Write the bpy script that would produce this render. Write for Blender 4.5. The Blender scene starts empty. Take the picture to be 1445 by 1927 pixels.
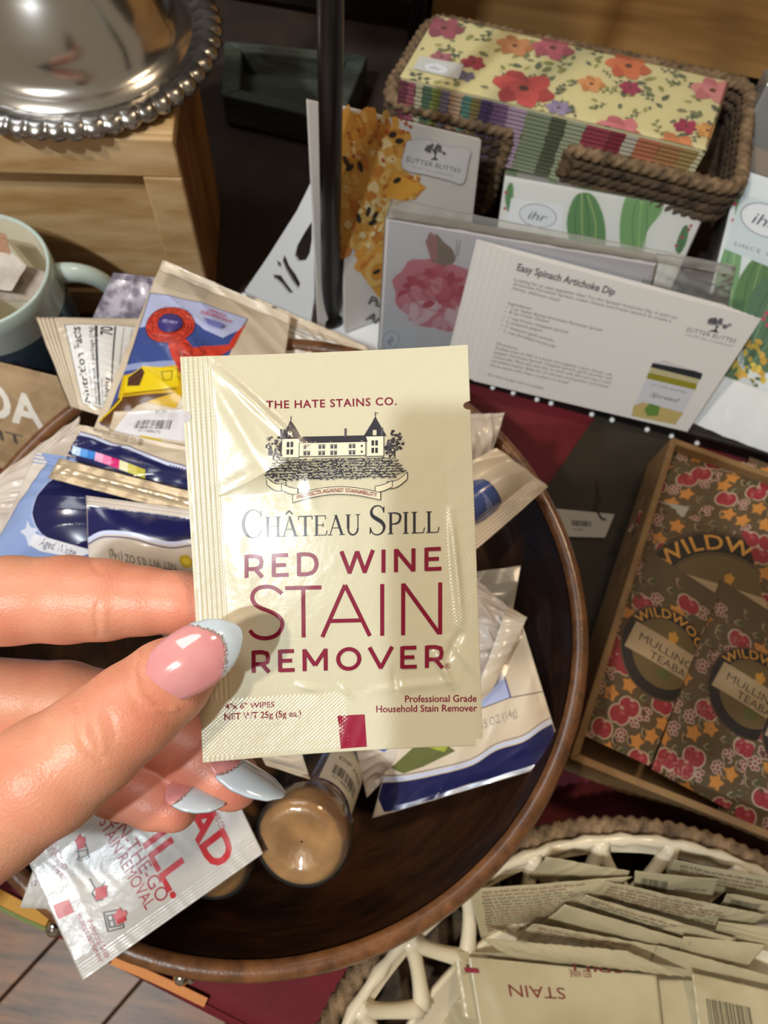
import bpy, bmesh, math, random
import numpy as np
from mathutils import Matrix, Vector
from mathutils.geometry import tessellate_polygon
random.seed(7)
SC = bpy.context.scene
COL = SC.collection
PI = math.pi

# ------------------------------------------------------------------ camera
F_PX = 1370.0
CX, CY = 722.5, 963.5
CAM = np.array([0.0, 0.0, 0.44])
_d = np.array([-100.0, -577.0, -F_PX]); _d /= np.linalg.norm(_d)
_up = -_d
_f = np.array([0, 0, -1.0]); _Y = _f - _f.dot(_up) * _up; _Y /= np.linalg.norm(_Y)
_X = np.cross(_Y, _up)
ROT = np.array([_X, _Y, _up])
cam_data = bpy.data.cameras.new('camera')
cam = bpy.data.objects.new('camera', cam_data); COL.objects.link(cam)
M4 = Matrix.Identity(4)
for i in range(3):
    for j in range(3):
        M4[i][j] = ROT[i][j]
    M4[i][3] = CAM[i]
cam.matrix_world = M4
cam_data.sensor_fit = 'VERTICAL'; cam_data.sensor_height = 36.0
cam_data.lens = 36.0 * F_PX / 1927.0
cam_data.clip_start = 0.01; cam_data.clip_end = 20
cam_data.dof.use_dof = True
cam_data.dof.focus_distance = 0.165
cam_data.dof.aperture_fstop = 28.0
SC.camera = cam

def ray(px, py):
    return ROT @ np.array([(px - CX) / F_PX, -(py - CY) / F_PX, -1.0])
def W(px, py, z):                      # point of the world at height z seen along a sight line
    r = ray(px, py); return CAM + (z - CAM[2]) / r[2] * r
def D(px, py, d):                      # point at distance d along the optical axis
    return CAM + d * ray(px, py)
def VT(base, z):                       # straight up from a base point
    return np.array([base[0], base[1], z])

# ------------------------------------------------------------------ light and view
SC.view_settings.view_transform = 'Standard'
SC.view_settings.look = 'None'
SC.view_settings.exposure = -0.36
SC.view_settings.gamma = 1.0
SC.view_settings.use_curve_mapping = False
world = bpy.data.worlds.new('room_air'); SC.world = world
world.use_nodes = True
world.node_tree.nodes['Background'].inputs[0].default_value = (1.0, 0.80, 0.58, 1)
world.node_tree.nodes['Background'].inputs[1].default_value = 0.29

def area(name, loc, target, size, power, color, size_y=None):
    l = bpy.data.lights.new(name, 'AREA'); l.energy = power; l.color = color
    l.size = size
    if size_y: l.shape = 'RECTANGLE'; l.size_y = size_y
    o = bpy.data.objects.new(name, l); COL.objects.link(o)
    o.location = loc
    o.rotation_euler = (Vector(target) - Vector(loc)).to_track_quat('-Z', 'Y').to_euler()
    return o
def cdir(x, y, z, d): return tuple(np.array([0, 0, .05]) + 0 * CAM + d * (ROT @ (np.array([x, y, z]) / math.hypot(x, y, z))))
LIGHTS = [
    area('ceiling_spotlight', cdir(-.34, .02, 1, 2.3), (0, 0.15, 0.05), 0.06, 34.0, (0.84, 0.94, 1.0)),
    area('ceiling_spotlight', cdir(-.46, .13, 1, 2.2), (0, 0.15, 0.05), 0.10, 25.0, (1.0, 0.88, 0.72)),
    area('cool_soft_panel', (-0.9, 0.9, 1.7), (0, 0.2, 0.05), 0.9, 22.0, (0.93, 0.97, 1.0)),  # unseen soft panel, added for broader highlights on the silver stand
    area('ceiling_spotlight', (0.5, 0.9, 1.8), (0, 0.2, 0.05), 0.25, 14.0, (1.0, 0.76, 0.5)),
]

# ------------------------------------------------------------------ helpers
def C(h, a=1.0):
    h = h.lstrip('#'); r = []
    for i in (0, 2, 4):
        c = int(h[i:i+2], 16) / 255.0
        r.append(c / 12.92 if c <= 0.04045 else ((c + 0.055) / 1.055) ** 2.4)
    return (r[0], r[1], r[2], a)

_mats = {}
def mat(name, color='808080', rough=0.5, metal=0.0, color2=None, nscale=20.0, stretch=(1, 1, 1), mixf=(0.35, 0.65),
        bump=0.0, bscale=60.0, coat=0.0, attr=False, alpha=None, trans=0.0, sss=0.0, kind='noise', spec=0.5, coords='Object', detail=4.0, bdist=0.001):
    if name in _mats: return _mats[name]
    m = bpy.data.materials.new(name); m.use_nodes = True; nt = m.node_tree; N = nt.nodes; L = nt.links
    b = N['Principled BSDF']
    b.inputs['Roughness'].default_value = rough; b.inputs['Metallic'].default_value = metal
    b.inputs['Specular IOR Level'].default_value = spec
    b.inputs['Coat Weight'].default_value = coat
    b.inputs['Transmission Weight'].default_value = trans
    if sss: 
        b.inputs['Subsurface Weight'].default_value = sss
        b.inputs['Subsurface Radius'].default_value = (1.0, 0.35, 0.2); b.inputs['Subsurface Scale'].default_value = 0.004
    c1 = C(color) if isinstance(color, str) else color
    b.inputs['Base Color'].default_value = c1
    m.diffuse_color = c1
    tc = N.new('ShaderNodeTexCoord'); mp = N.new('ShaderNodeMapping'); mp.inputs['Scale'].default_value = stretch
    L.new(tc.outputs[coords], mp.inputs[0])
    if attr:
        at = N.new('ShaderNodeAttribute'); at.attribute_name = 'Col'; L.new(at.outputs['Color'], b.inputs['Base Color'])
    elif color2:
        if kind == 'wave':
            t = N.new('ShaderNodeTexWave'); t.inputs['Scale'].default_value = nscale; t.inputs['Distortion'].default_value = 7.0
            t.inputs['Detail'].default_value = 3.0; t.inputs['Detail Scale'].default_value = 1.2; out = t.outputs['Fac']
        else:
            t = N.new('ShaderNodeTexNoise'); t.inputs['Scale'].default_value = nscale; t.inputs['Detail'].default_value = detail; out = t.outputs['Fac']
        L.new(mp.outputs[0], t.inputs['Vector'])
        rp = N.new('ShaderNodeValToRGB'); rp.color_ramp.elements[0].position = mixf[0]; rp.color_ramp.elements[1].position = mixf[1]
        rp.color_ramp.elements[0].color = c1; rp.color_ramp.elements[1].color = C(color2)
        L.new(out, rp.inputs[0]); L.new(rp.outputs[0], b.inputs['Base Color'])
    if bump:
        t2 = N.new('ShaderNodeTexNoise'); t2.inputs['Scale'].default_value = bscale; t2.inputs['Detail'].default_value = 3.0
        L.new(mp.outputs[0], t2.inputs['Vector'])
        bp = N.new('ShaderNodeBump'); bp.inputs['Strength'].default_value = bump; bp.inputs['Distance'].default_value = bdist
        L.new(t2.outputs['Fac'], bp.inputs['Height']); L.new(bp.outputs[0], b.inputs['Normal'])
    if alpha is not None:
        b.inputs['Alpha'].default_value = alpha
    _mats[name] = m
    return m

def wood(name, light, dark, grain=(1, 12, 12), scale=6.0, rough=0.45, coat=0.0, knots=False):
    if name in _mats: return _mats[name]
    m = bpy.data.materials.new(name); m.use_nodes = True; nt = m.node_tree; N = nt.nodes; L = nt.links
    b = N['Principled BSDF']; b.inputs['Roughness'].default_value = rough; b.inputs['Coat Weight'].default_value = coat
    tc = N.new('ShaderNodeTexCoord'); mp = N.new('ShaderNodeMapping'); mp.inputs['Scale'].default_value = grain
    oi = N.new('ShaderNodeObjectInfo'); ad = N.new('ShaderNodeVectorMath'); ad.operation = 'ADD'
    L.new(tc.outputs['Object'], ad.inputs[0]); L.new(oi.outputs['Random'], ad.inputs[1])
    L.new(ad.outputs[0], mp.inputs[0])
    n1 = N.new('ShaderNodeTexNoise'); n1.inputs['Scale'].default_value = scale; n1.inputs['Detail'].default_value = 6; n1.inputs['Distortion'].default_value = 0.8
    n2 = N.new('ShaderNodeTexNoise'); n2.inputs['Scale'].default_value = scale * 5; n2.inputs['Detail'].default_value = 4
    L.new(mp.outputs[0], n1.inputs['Vector']); L.new(mp.outputs[0], n2.inputs['Vector'])
    mx = N.new('ShaderNodeMath'); mx.operation = 'MULTIPLY_ADD'; mx.inputs[1].default_value = 0.35
    L.new(n2.outputs['Fac'], mx.inputs[0]); L.new(n1.outputs['Fac'], mx.inputs[2])
    rp = N.new('ShaderNodeValToRGB'); rp.color_ramp.elements[0].position = 0.48; rp.color_ramp.elements[1].position = 0.85
    rp.color_ramp.elements[0].color = C(dark); rp.color_ramp.elements[1].color = C(light)
    L.new(mx.outputs[0], rp.inputs[0]); col = rp.outputs[0]
    if knots:
        v = N.new('ShaderNodeTexVoronoi'); v.inputs['Scale'].default_value = 14.0; v.inputs['Randomness'].default_value = 1.0
        m2 = N.new('ShaderNodeMapping'); m2.inputs['Scale'].default_value = (0.8, 1.6, 1.6); L.new(ad.outputs[0], m2.inputs[0]); L.new(m2.outputs[0], v.inputs['Vector'])
        r2 = N.new('ShaderNodeValToRGB'); r2.color_ramp.elements[0].position = 0.05; r2.color_ramp.elements[1].position = 0.13
        r2.color_ramp.elements[0].color = C('6b4a26'); r2.color_ramp.elements[1].color = (1, 1, 1, 1); L.new(v.outputs['Distance'], r2.inputs[0])
        mm = N.new('ShaderNodeMix'); mm.data_type = 'RGBA'; mm.blend_type = 'MULTIPLY'; mm.inputs[0].default_value = 0.8
        L.new(col, mm.inputs[6]); L.new(r2.outputs[0], mm.inputs[7]); col = mm.outputs[2]
    L.new(col, b.inputs['Base Color'])
    bp = N.new('ShaderNodeBump'); bp.inputs['Strength'].default_value = 0.35; bp.inputs['Distance'].default_value = 0.0008
    L.new(n2.outputs['Fac'], bp.inputs['Height']); L.new(bp.outputs[0], b.inputs['Normal'])
    _mats[name] = m; return m

def clear_mat(name, tint='ffffff', haze=0.06, rough=0.08):
    if name in _mats: return _mats[name]
    m = bpy.data.materials.new(name); m.use_nodes = True; nt = m.node_tree; N = nt.nodes; L = nt.links
    N.remove(N['Principled BSDF'])
    tr = N.new('ShaderNodeBsdfTransparent'); tr.inputs[0].default_value = C(tint)
    gl = N.new('ShaderNodeBsdfGlossy'); gl.inputs['Roughness'].default_value = rough
    df = N.new('ShaderNodeBsdfDiffuse'); df.inputs[0].default_value = (0.8, 0.8, 0.8, 1)
    lw = N.new('ShaderNodeFresnel'); lw.inputs[0].default_value = 1.45
    m1 = N.new('ShaderNodeMixShader'); m2 = N.new('ShaderNodeMixShader'); m2.inputs[0].default_value = haze
    L.new(lw.outputs[0], m1.inputs[0]); L.new(tr.outputs[0], m1.inputs[1]); L.new(gl.outputs[0], m1.inputs[2])
    L.new(m1.outputs[0], m2.inputs[1]); L.new(df.outputs[0], m2.inputs[2])
    L.new(m2.outputs[0], N['Material Output'].inputs[0])
    _mats[name] = m; return m

def thing(name, label, cat, loc=(0, 0, 0), group=None):
    o = bpy.data.objects.new(name, None); COL.objects.link(o); o.location = tuple(loc)
    o.empty_display_size = 0.01
    o['label'] = label; o['category'] = cat
    if group: o['group'] = group
    return o
def tag(o, label=None, cat=None, group=None, kind=None):
    if label: o['label'] = label
    if cat: o['category'] = cat
    if group: o['group'] = group
    if kind: o['kind'] = kind
    return o
def mesh_obj(name, verts, faces, m, parent=None, smooth=False, label=None, kind=None, uv=None, cols=None, auto=None):
    me = bpy.data.meshes.new(name)
    V = np.asarray(verts, dtype=np.float64).reshape(-1, 3)
    org = np.zeros(3)
    if parent is not None:
        p = parent; 
        while p is not None:
            org = org + np.array(p.location[:]); p = p.parent
    elif len(V):
        org = np.array([(V[:, 0].min() + V[:, 0].max()) / 2, (V[:, 1].min() + V[:, 1].max()) / 2, V[:, 2].min()])
    V = V - org
    me.from_pydata(V.tolist(), [], [list(map(int, f)) for f in faces])
    if smooth: me.polygons.foreach_set('use_smooth', [True] * len(me.polygons))
    if uv is not None:
        lay = me.uv_layers.new(name='UVMap')
        vi = np.zeros(len(me.loops), dtype=np.int64); me.loops.foreach_get('vertex_index', vi)
        lay.data.foreach_set('uv', np.asarray(uv)[vi].astype(np.float32).ravel())
    if cols is not None:
        ca = me.color_attributes.new('Col', 'FLOAT_COLOR', 'POINT')
        ca.data.foreach_set('color', np.asarray(cols, dtype=np.float32).ravel())
    me.materials.append(m); me.update()
    o = bpy.data.objects.new(name, me); COL.objects.link(o)
    if parent is not None: o.parent = parent
    else: o.location = tuple(org)
    if label: o['label'] = label
    if kind: o['kind'] = kind
    return o

def planar(c):
    c = [np.array(p, float) for p in c]; n = np.cross(c[1] - c[0], c[3] - c[0]); r = c[2] - CAM; c[2] = CAM + r * ((c[0] - CAM).dot(n) / r.dot(n)); return c
class MB:                                # collects shapes into one mesh
    def __init__(s): s.v = []; s.f = []
    def add(s, v, f):
        n = len(s.v); s.v += [tuple(map(float, p)) for p in v]; s.f += [[i + n for i in q] for q in f]; return s
    def box(s, lo, hi, rot=None, org=None):
        v = [np.array([x, y, z]) for x in (lo[0], hi[0]) for y in (lo[1], hi[1]) for z in (lo[2], hi[2])]
        if rot is not None: v = [rot @ p + org for p in v]
        return s.add(v, [[0, 1, 3, 2], [4, 6, 7, 5], [0, 4, 5, 1], [2, 3, 7, 6], [0, 2, 6, 4], [1, 5, 7, 3]])
    def hexa(s, b, t):                   # four base points, four top points (same order)
        return s.add(list(b) + list(t), [[3, 2, 1, 0], [4, 5, 6, 7], [0, 1, 5, 4], [1, 2, 6, 5], [2, 3, 7, 6], [3, 0, 4, 7]])
    def tube(s, pts, rad, n=8, caps=True, closed=False, tw=0.0):
        P = np.array(pts, float); K = len(P); R = np.broadcast_to(np.asarray(rad, float), (K,))
        T = np.roll(P, -1, 0) - np.roll(P, 1, 0) if closed else np.gradient(P, axis=0)
        T /= np.linalg.norm(T, axis=1)[:, None] + 1e-12
        u = np.cross(T[0], [0, 0, 1.0]); 
        if np.linalg.norm(u) < 1e-3: u = np.cross(T[0], [0, 1.0, 0])
        u /= np.linalg.norm(u); vv = []
        for k in range(K):
            u = u - T[k] * u.dot(T[k]); u /= np.linalg.norm(u); w = np.cross(T[k], u)
            for j in range(n):
                a = 2 * PI * j / n + tw * k; vv.append(P[k] + R[k] * (math.cos(a) * u + math.sin(a) * w))
        ff = []
        for k in range(K if closed else K - 1):
            k2 = (k + 1) % K
            for j in range(n):
                ff.append([k * n + j, k * n + (j + 1) % n, k2 * n + (j + 1) % n, k2 * n + j])
        if caps and not closed: ff += [list(range(n))[::-1], [(K - 1) * n + j for j in range(n)]]
        return s.add(vv, ff)
    def lathe(s, prof, cen, n=64, sq=(1, 1), rot=None, rf=None):
        c = np.array(cen, float); K = len(prof); vv = []
        for k, (r, z) in enumerate(prof):
            for j in range(n):
                a = 2 * PI * j / n; rr = r * (rf(a, k) if rf else 1.0)
                p = np.array([rr * math.cos(a) * sq[0], rr * math.sin(a) * sq[1], z])
                if rot is not None: p = rot @ p
                vv.append(c + p)
        ff = [[k * n + j, k * n + (j + 1) % n, (k + 1) * n + (j + 1) % n, (k + 1) * n + j] for k in range(K - 1) for j in range(n)]
        return s.add(vv, ff)
    def ball(s, c, r, n=10, m=6):
        pr = [(max(1e-5, r * math.sin(PI * i / m)), -r * math.cos(PI * i / m)) for i in range(m + 1)]
        return s.lathe(pr, c, n)
    def build(s, name, m, parent=None, smooth=False, bevel=0.0, **k):
        o = mesh_obj(name, s.v, s.f, m, parent, smooth, **k)
        if bevel:
            md = o.modifiers.new('bevel', 'BEVEL'); md.width = bevel; md.segments = 2; md.limit_method = 'ANGLE'
        return o

def rotz(a): c, s = math.cos(a), math.sin(a); return np.array([[c, -s, 0], [s, c, 0], [0, 0, 1.0]])
def frame(xdir, up):                    # rotation whose columns are x, y, z axes
    z = np.array(up, float); z /= np.linalg.norm(z); x = np.array(xdir, float); x -= z * x.dot(z); x /= np.linalg.norm(x)
    return np.array([x, np.cross(z, x), z]).T

# ---- a sheet of packaging: a patch of surface with its own millimetre coordinates
class Patch:
    def __init__(s, corners, wh=None, bulge=0.0, seal=(0.06, 0.06), pw=2.0, wr=0.0, seed=0, wl=14.0, bend=None, flip=False, creases=()):
        s.c = [np.array(p, float) for p in corners]            # BL, BR, TR, TL as the print reads
        w = (np.linalg.norm(s.c[1] - s.c[0]) + np.linalg.norm(s.c[2] - s.c[3])) * 500
        h = (np.linalg.norm(s.c[3] - s.c[0]) + np.linalg.norm(s.c[2] - s.c[1])) * 500
        s.w, s.h = wh if wh else (w, h)
        s.x = (s.c[1] - s.c[0]) + (s.c[2] - s.c[3]); s.y = (s.c[3] - s.c[0]) + (s.c[2] - s.c[1])
        s.n = np.cross(s.x, s.y); s.n /= np.linalg.norm(s.n)
        if flip: s.n = -s.n
        s.b = bulge; s.seal = seal; s.pw = pw; s.wr = wr; s.bend = bend; s.creases = creases
        r = np.random.RandomState(seed + 1)
        s.k = r.normal(size=(7, 2)) * (6.283 / wl); s.ph = r.uniform(0, 6.28, 7); s.wl = wl
    def pillow(s, u, v):
        def q(t, se):
            e = np.clip((t - se) / max(1e-6, 0.5 - se), 0, 2); e = np.where(e > 1, 2 - e, e)
            return 1 - (1 - np.clip(e, 0, 1)) ** s.pw
        return q(u, s.seal[0]) * q(v, s.seal[1])
    def disp(s, x, y):
        u, v = x / s.w, y / s.h
        z = s.b * s.pillow(u, v)
        if s.wr:
            a = sum(np.sin(s.k[i, 0] * x + s.k[i, 1] * y + s.ph[i] + 1.3 * np.sin(s.k[(i + 1) % 7, 0] * x * .6 + s.k[(i + 2) % 7, 1] * y * .6)) for i in range(4)) / 4
            a2 = 1 - 2 * np.abs(np.sin(s.k[5, 0] * x + s.k[5, 1] * y + s.ph[5] + 1.5 * np.sin(s.k[6, 0] * x + s.k[6, 1] * y)))
            z = z + s.wr * (0.65 * a + 0.35 * a2)
        for (x0, y0, x1, y1, wd, am) in s.creases:
            dx, dy = x1 - x0, y1 - y0; LL = dx * dx + dy * dy
            t = np.clip(((x - x0) * dx + (y - y0) * dy) / LL, 0, 1)
            dd = np.hypot(x - x0 - t * dx, y - y0 - t * dy)
            z = z + am * np.exp(-(dd / wd) ** 2) * (0.3 + 0.7 * np.sin(PI * np.clip(t, 0.02, 0.98)))
        if s.bend is not None: z = z + s.bend(u, v)
        return z
    def pos(s, x, y, off=0.0, side=1):
        x = np.asarray(x, float); y = np.asarray(y, float); u = x / s.w; v = y / s.h
        P = ((1 - u) * (1 - v))[:, None] * s.c[0] + (u * (1 - v))[:, None] * s.c[1] + (u * v)[:, None] * s.c[2] + ((1 - u) * v)[:, None] * s.c[3]
        if side > 0: z = s.disp(x, y) + off
        else: z = s.disp(x, y) - 2.0 * s.b * s.pillow(u, v) * 0.5 - s.b * s.pillow(u, v) * 0.4 - off
        return P + z[:, None] * s.n
    def sheet(s, name, m, parent=None, nx=24, ny=24, th=0.0003, xr=None, yr=None, extra=None, edge=None, off=0.0, smooth=True, xs=None, ys=None, **k):
        xr = xr or (0, s.w); yr = yr or (0, s.h)
        xs = np.linspace(xr[0], xr[1], nx + 1) if xs is None else xs; ys = np.linspace(yr[0], yr[1], ny + 1) if ys is None else ys
        nx = len(xs) - 1; ny = len(ys) - 1
        X, Yg = np.meshgrid(xs, ys); X = X.ravel(); Yg = Yg.ravel()
        X0, Y0 = X.copy(), Yg.copy()
        if edge: X, Yg = edge(X, Yg)
        e = extra(X0, Y0) if extra else 0
        A = s.pos(X, Yg, off + th / 2 + e, 1); B = s.pos(X, Yg, -off + th / 2 - e, -1)
        n1 = nx + 1; n = len(X); ff = []
        for j in range(ny):
            for i in range(nx):
                a = j * n1 + i; ff.append([a, a + 1, a + n1 + 1, a + n1]); ff.append([n + a, n + a + n1, n + a + n1 + 1, n + a + 1])
        bd = [i for i in range(n1)] + [j * n1 + nx for j in range(1, ny + 1)] + [ny * n1 + i for i in range(nx - 1, -1, -1)] + [j * n1 for j in range(ny - 1, 0, -1)]
        for i in range(len(bd)):
            a, b = bd[i], bd[(i + 1) % len(bd)]; ff.append([b, a, n + a, n + b])
        uv = np.stack([np.r_[X0, X0] / 10, np.r_[Y0, Y0] / 10], 1)
        return mesh_obj(name, np.r_[A, B], ff, m, parent, smooth, uv=uv, **k)

# ---- flat print: coloured shapes laid on a patch, one mesh per print
_tcache = {}
def text_geo(s, shear=0.0, weight=0.0, sp=1.0):
    key = (s, shear, weight, sp)
    if key in _tcache: return _tcache[key]
    c = bpy.data.curves.new('lettering_curve', 'FONT'); c.body = s; c.size = 1.0; c.shear = shear; c.offset = weight; c.space_character = sp
    c.resolution_u = 3
    o = bpy.data.objects.new('lettering_curve', c); me = bpy.data.meshes.new_from_object(o)
    me.calc_loop_triangles()
    V = np.array([v.co[:2] for v in me.vertices]).reshape(-1, 2); Fc = [list(p.vertices) for p in me.loop_triangles]
    bpy.data.objects.remove(o); bpy.data.curves.remove(c); bpy.data.meshes.remove(me)
    _tcache[key] = (V, Fc); return V, Fc

def subdiv(V, T, L):
    V = [tuple(p) for p in V]; T = [tuple(t) for t in T]
    for _ in range(8):
        mid = {}; out = []; ch = False
        def m(a, b):
            k = (min(a, b), max(a, b))
            if math.dist(V[a], V[b]) <= L: return None
            if k not in mid: mid[k] = len(V); V.append(((V[a][0] + V[b][0]) / 2, (V[a][1] + V[b][1]) / 2))
            return mid[k]
        for a, b, c in T:
            ab, bc, ca = m(a, b), m(b, c), m(c, a); q = sum(x is not None for x in (ab, bc, ca))
            if q == 0: out.append((a, b, c)); continue
            ch = True
            if q == 3: out += [(a, ab, ca), (ab, b, bc), (ca, bc, c), (ab, bc, ca)]
            elif q == 1:
                if ab is not None: out += [(a, ab, c), (ab, b, c)]
                elif bc is not None: out += [(a, b, bc), (a, bc, c)]
                else: out += [(a, b, ca), (ca, b, c)]
            else:
                if ab is None: out += [(a, b, bc), (a, bc, ca), (ca, bc, c)]
                elif bc is None: out += [(b, c, ca), (b, ca, ab), (ab, ca, a)]
                else: out += [(c, a, ab), (c, ab, bc), (bc, ab, b)]
        T = out
        if not ch: break
    return np.array(V), T

class Print:
    def __init__(s, patch, L=4.0, base=6e-5, step=1.2e-5, clip=None):
        s.p = patch; s.L = L; s.V = []; s.F = []; s.Cc = []; s.off = []; s.n = 0; s.base = base; s.step = step; s.lay = 0; s.clip = clip
    def raw(s, V, Fc, col, sub=True):
        T = []
        for f in Fc:
            for i in range(1, len(f) - 1): T.append((f[0], f[i], f[i + 1]))
        V = np.asarray(V, float)
        if len(V) == 0: return s
        if s.clip:
            x0, y0, x1, y1 = s.clip
            V, T = clip_tris(V, T, s.clip)
            if len(V) == 0: return s
        if sub and s.L: V, T = subdiv(V, T, s.L)
        s.V.append(V); s.F += [[i + s.n for i in t] for t in T]; s.n += len(V)
        s.Cc.append(np.tile(C(col) if isinstance(col, str) else col, (len(V), 1))); s.off.append(np.full(len(V), s.base + s.step * s.lay))
        return s
    def up(s): s.lay += 1; return s
    def poly(s, pts, col, up=True):
        t = tessellate_polygon([[Vector((p[0], p[1], 0)) for p in pts]])
        if up: s.up()
        return s.raw(pts, t, col)
    def rect(s, x0, y0, x1, y1, col): return s.poly([(x0, y0), (x1, y0), (x1, y1), (x0, y1)], col)
    def ell(s, x, y, rx, ry, col, n=20, a=0.0, a0=0, a1=2 * PI, wob=0.0, lobes=0, up=True):
        pts = []
        full = abs(a1 - a0) > 6.28
        for i in range(n + (0 if full else 1)):
            t = a0 + (a1 - a0) * i / n; q = 1 + wob * math.sin(lobes * t)
            px, py = rx * q * math.cos(t), ry * q * math.sin(t)
            pts.append((x + px * math.cos(a) - py * math.sin(a), y + px * math.sin(a) + py * math.cos(a)))
        if up: s.up()
        return s.raw(pts, [list(range(len(pts)))], col)
    def line(s, pts, wd, col, cap=False, up=True):
        P = np.array(pts, float)
        if np.allclose(P[0], P[-1]) and len(P) > 3: closed = True; P = P[:-1]
        else: closed = False
        K = len(P); ws = np.broadcast_to(np.asarray(wd, float), (K,)); L_ = []; R_ = []
        for i in range(K):
            if closed: a, b = P[i] - P[i - 1], P[(i + 1) % K] - P[i]
            else: a = P[i] - P[i - 1] if i else P[1] - P[0]; b = P[i + 1] - P[i] if i < K - 1 else a
            a = a / (np.linalg.norm(a) + 1e-9); b = b / (np.linalg.norm(b) + 1e-9)
            t = a + b; nn = np.array([-a[1], a[0]]) if np.linalg.norm(t) < .3 else np.array([-t[1], t[0]]) / np.linalg.norm(t)
            sc = 1 / max(0.5, abs(nn.dot([-a[1], a[0]])))
            L_.append(P[i] + nn * ws[i] / 2 * sc); R_.append(P[i] - nn * ws[i] / 2 * sc)
        V = L_ + R_; Fc = [[i, K + i, K + (i + 1) % K, (i + 1) % K] for i in range(K if closed else K - 1)]
        if up: s.up()
        return s.raw(V, Fc, col)
    def arc(s, x, y, rx, ry, a0, a1, wd, col, n=24, up=True):
        return s.line([(x + rx * math.cos(a0 + (a1 - a0) * i / n), y + ry * math.sin(a0 + (a1 - a0) * i / n)) for i in range(n + 1)], wd, col, up=up)
    def text(s, t, x, y, size, col, ang=0.0, align='L', shear=0.0, weight=0.0, sp=1.0, wscale=1.0, width=None, warp=None):
        V, Fc = text_geo(t, shear, weight, sp)
        if len(V) == 0: return s
        V = V.copy(); x0, x1 = V[:, 0].min(), V[:, 0].max()
        V[:, 0] -= x0; V *= size / 0.70; V[:, 0] *= wscale; W_ = V[:, 0].max()
        if width: V[:, 0] *= width / W_; W_ = width
        if align == 'C': V[:, 0] -= W_ / 2
        if align == 'R': V[:, 0] -= W_
        if warp: V = warp(V)
        c, sn = math.cos(ang), math.sin(ang)
        V = np.stack([x + V[:, 0] * c - V[:, 1] * sn, y + V[:, 0] * sn + V[:, 1] * c], 1)
        s.up(); return s.raw(V, Fc, col, sub=size > 4)
    def barcode(s, x, y, w, h, col='222222', ang=0.0, n=22, seed=3):
        r = random.Random(seed); c, sn = math.cos(ang), math.sin(ang); t = 0; bars = []
        while t < 1:
            a = r.choice([.012, .02, .035]); bars.append((t, min(1, t + a))); t += a + r.choice([.014, .02, .03])
        s.up()
        for a, b in bars:
            q = [(a * w, 0), (b * w, 0), (b * w, h), (a * w, h)]
            s.raw([(x + p * c - o * sn, y + p * sn + o * c) for p, o in q], [[0, 1, 2, 3]], col)
        return s
    def build(s, name, m, parent, **k):
        V = np.concatenate(s.V); off = np.concatenate(s.off)
        P = s.p.pos(V[:, 0], V[:, 1], off, 1)
        # keep every face towards the reader
        F2 = []
        for f in s.F:
            a, b, c = V[f[0]], V[f[1]], V[f[2]]
            F2.append(f if (b[0]-a[0])*(c[1]-a[1]) - (b[1]-a[1])*(c[0]-a[0]) > 0 else f[::-1])
        return mesh_obj(name, P, F2, m, parent, True, cols=np.concatenate(s.Cc), **k)

def clip_tris(V, T, box):
    x0, y0, x1, y1 = box; oV = []; oT = []
    for t in T:
        poly = [tuple(V[i]) for i in t]
        for ax, lim, sg in ((0, x0, 1), (0, x1, -1), (1, y0, 1), (1, y1, -1)):
            out = []
            for i in range(len(poly)):
                a, b = poly[i - 1], poly[i]; da, db = (a[ax] - lim) * sg, (b[ax] - lim) * sg
                if (da >= 0) != (db >= 0):
                    q = da / (da - db); out.append((a[0] + q * (b[0] - a[0]), a[1] + q * (b[1] - a[1])))
                if db >= 0: out.append(b)
            poly = out
            if not poly: break
        if len(poly) >= 3:
            n = len(oV); oV += poly
            for i in range(1, len(poly) - 1): oT.append((n, n + i, n + i + 1))
    return np.array(oV), oT

PRINT = mat('printed_ink', attr=True, rough=0.38)
PRINT_GLOSS = mat('printed_foil_ink', attr=True, rough=0.22, coat=0.3)
PRINT_MATTE = mat('printed_paper_ink', attr=True, rough=0.65)
# ------------------------------------------------------------------ the setting
plank_m = wood('floor_plank_wood', '8f5c32', '3c2412', (1.2, 9, 9), 5.0, 0.4)
base_m = mat('floor_gap', '1c140e', 0.8)
fl = MB().box((-2.2, -1.9, -0.78), (2.4, 1.4, -0.757)).build('floor', base_m); fl['kind'] = 'structure'
a_ = math.radians(58); R_ = rotz(a_)
for r in range(12):
    off = (r * 0.37) % 0.9
    for q in range(4):
        x0 = -1.4 + q * 0.9 - off; x1 = x0 + 0.896; y0 = -0.75 + r * 0.125; y1 = y0 + 0.122
        MB().box((x0, y0, -0.757), (x1, y1, -0.749 + 0.001 * ((r * 7 + q * 3) % 3)), R_, np.array([-0.35, -0.45, 0])).build('plank', plank_m, fl, bevel=0.0015)

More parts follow.
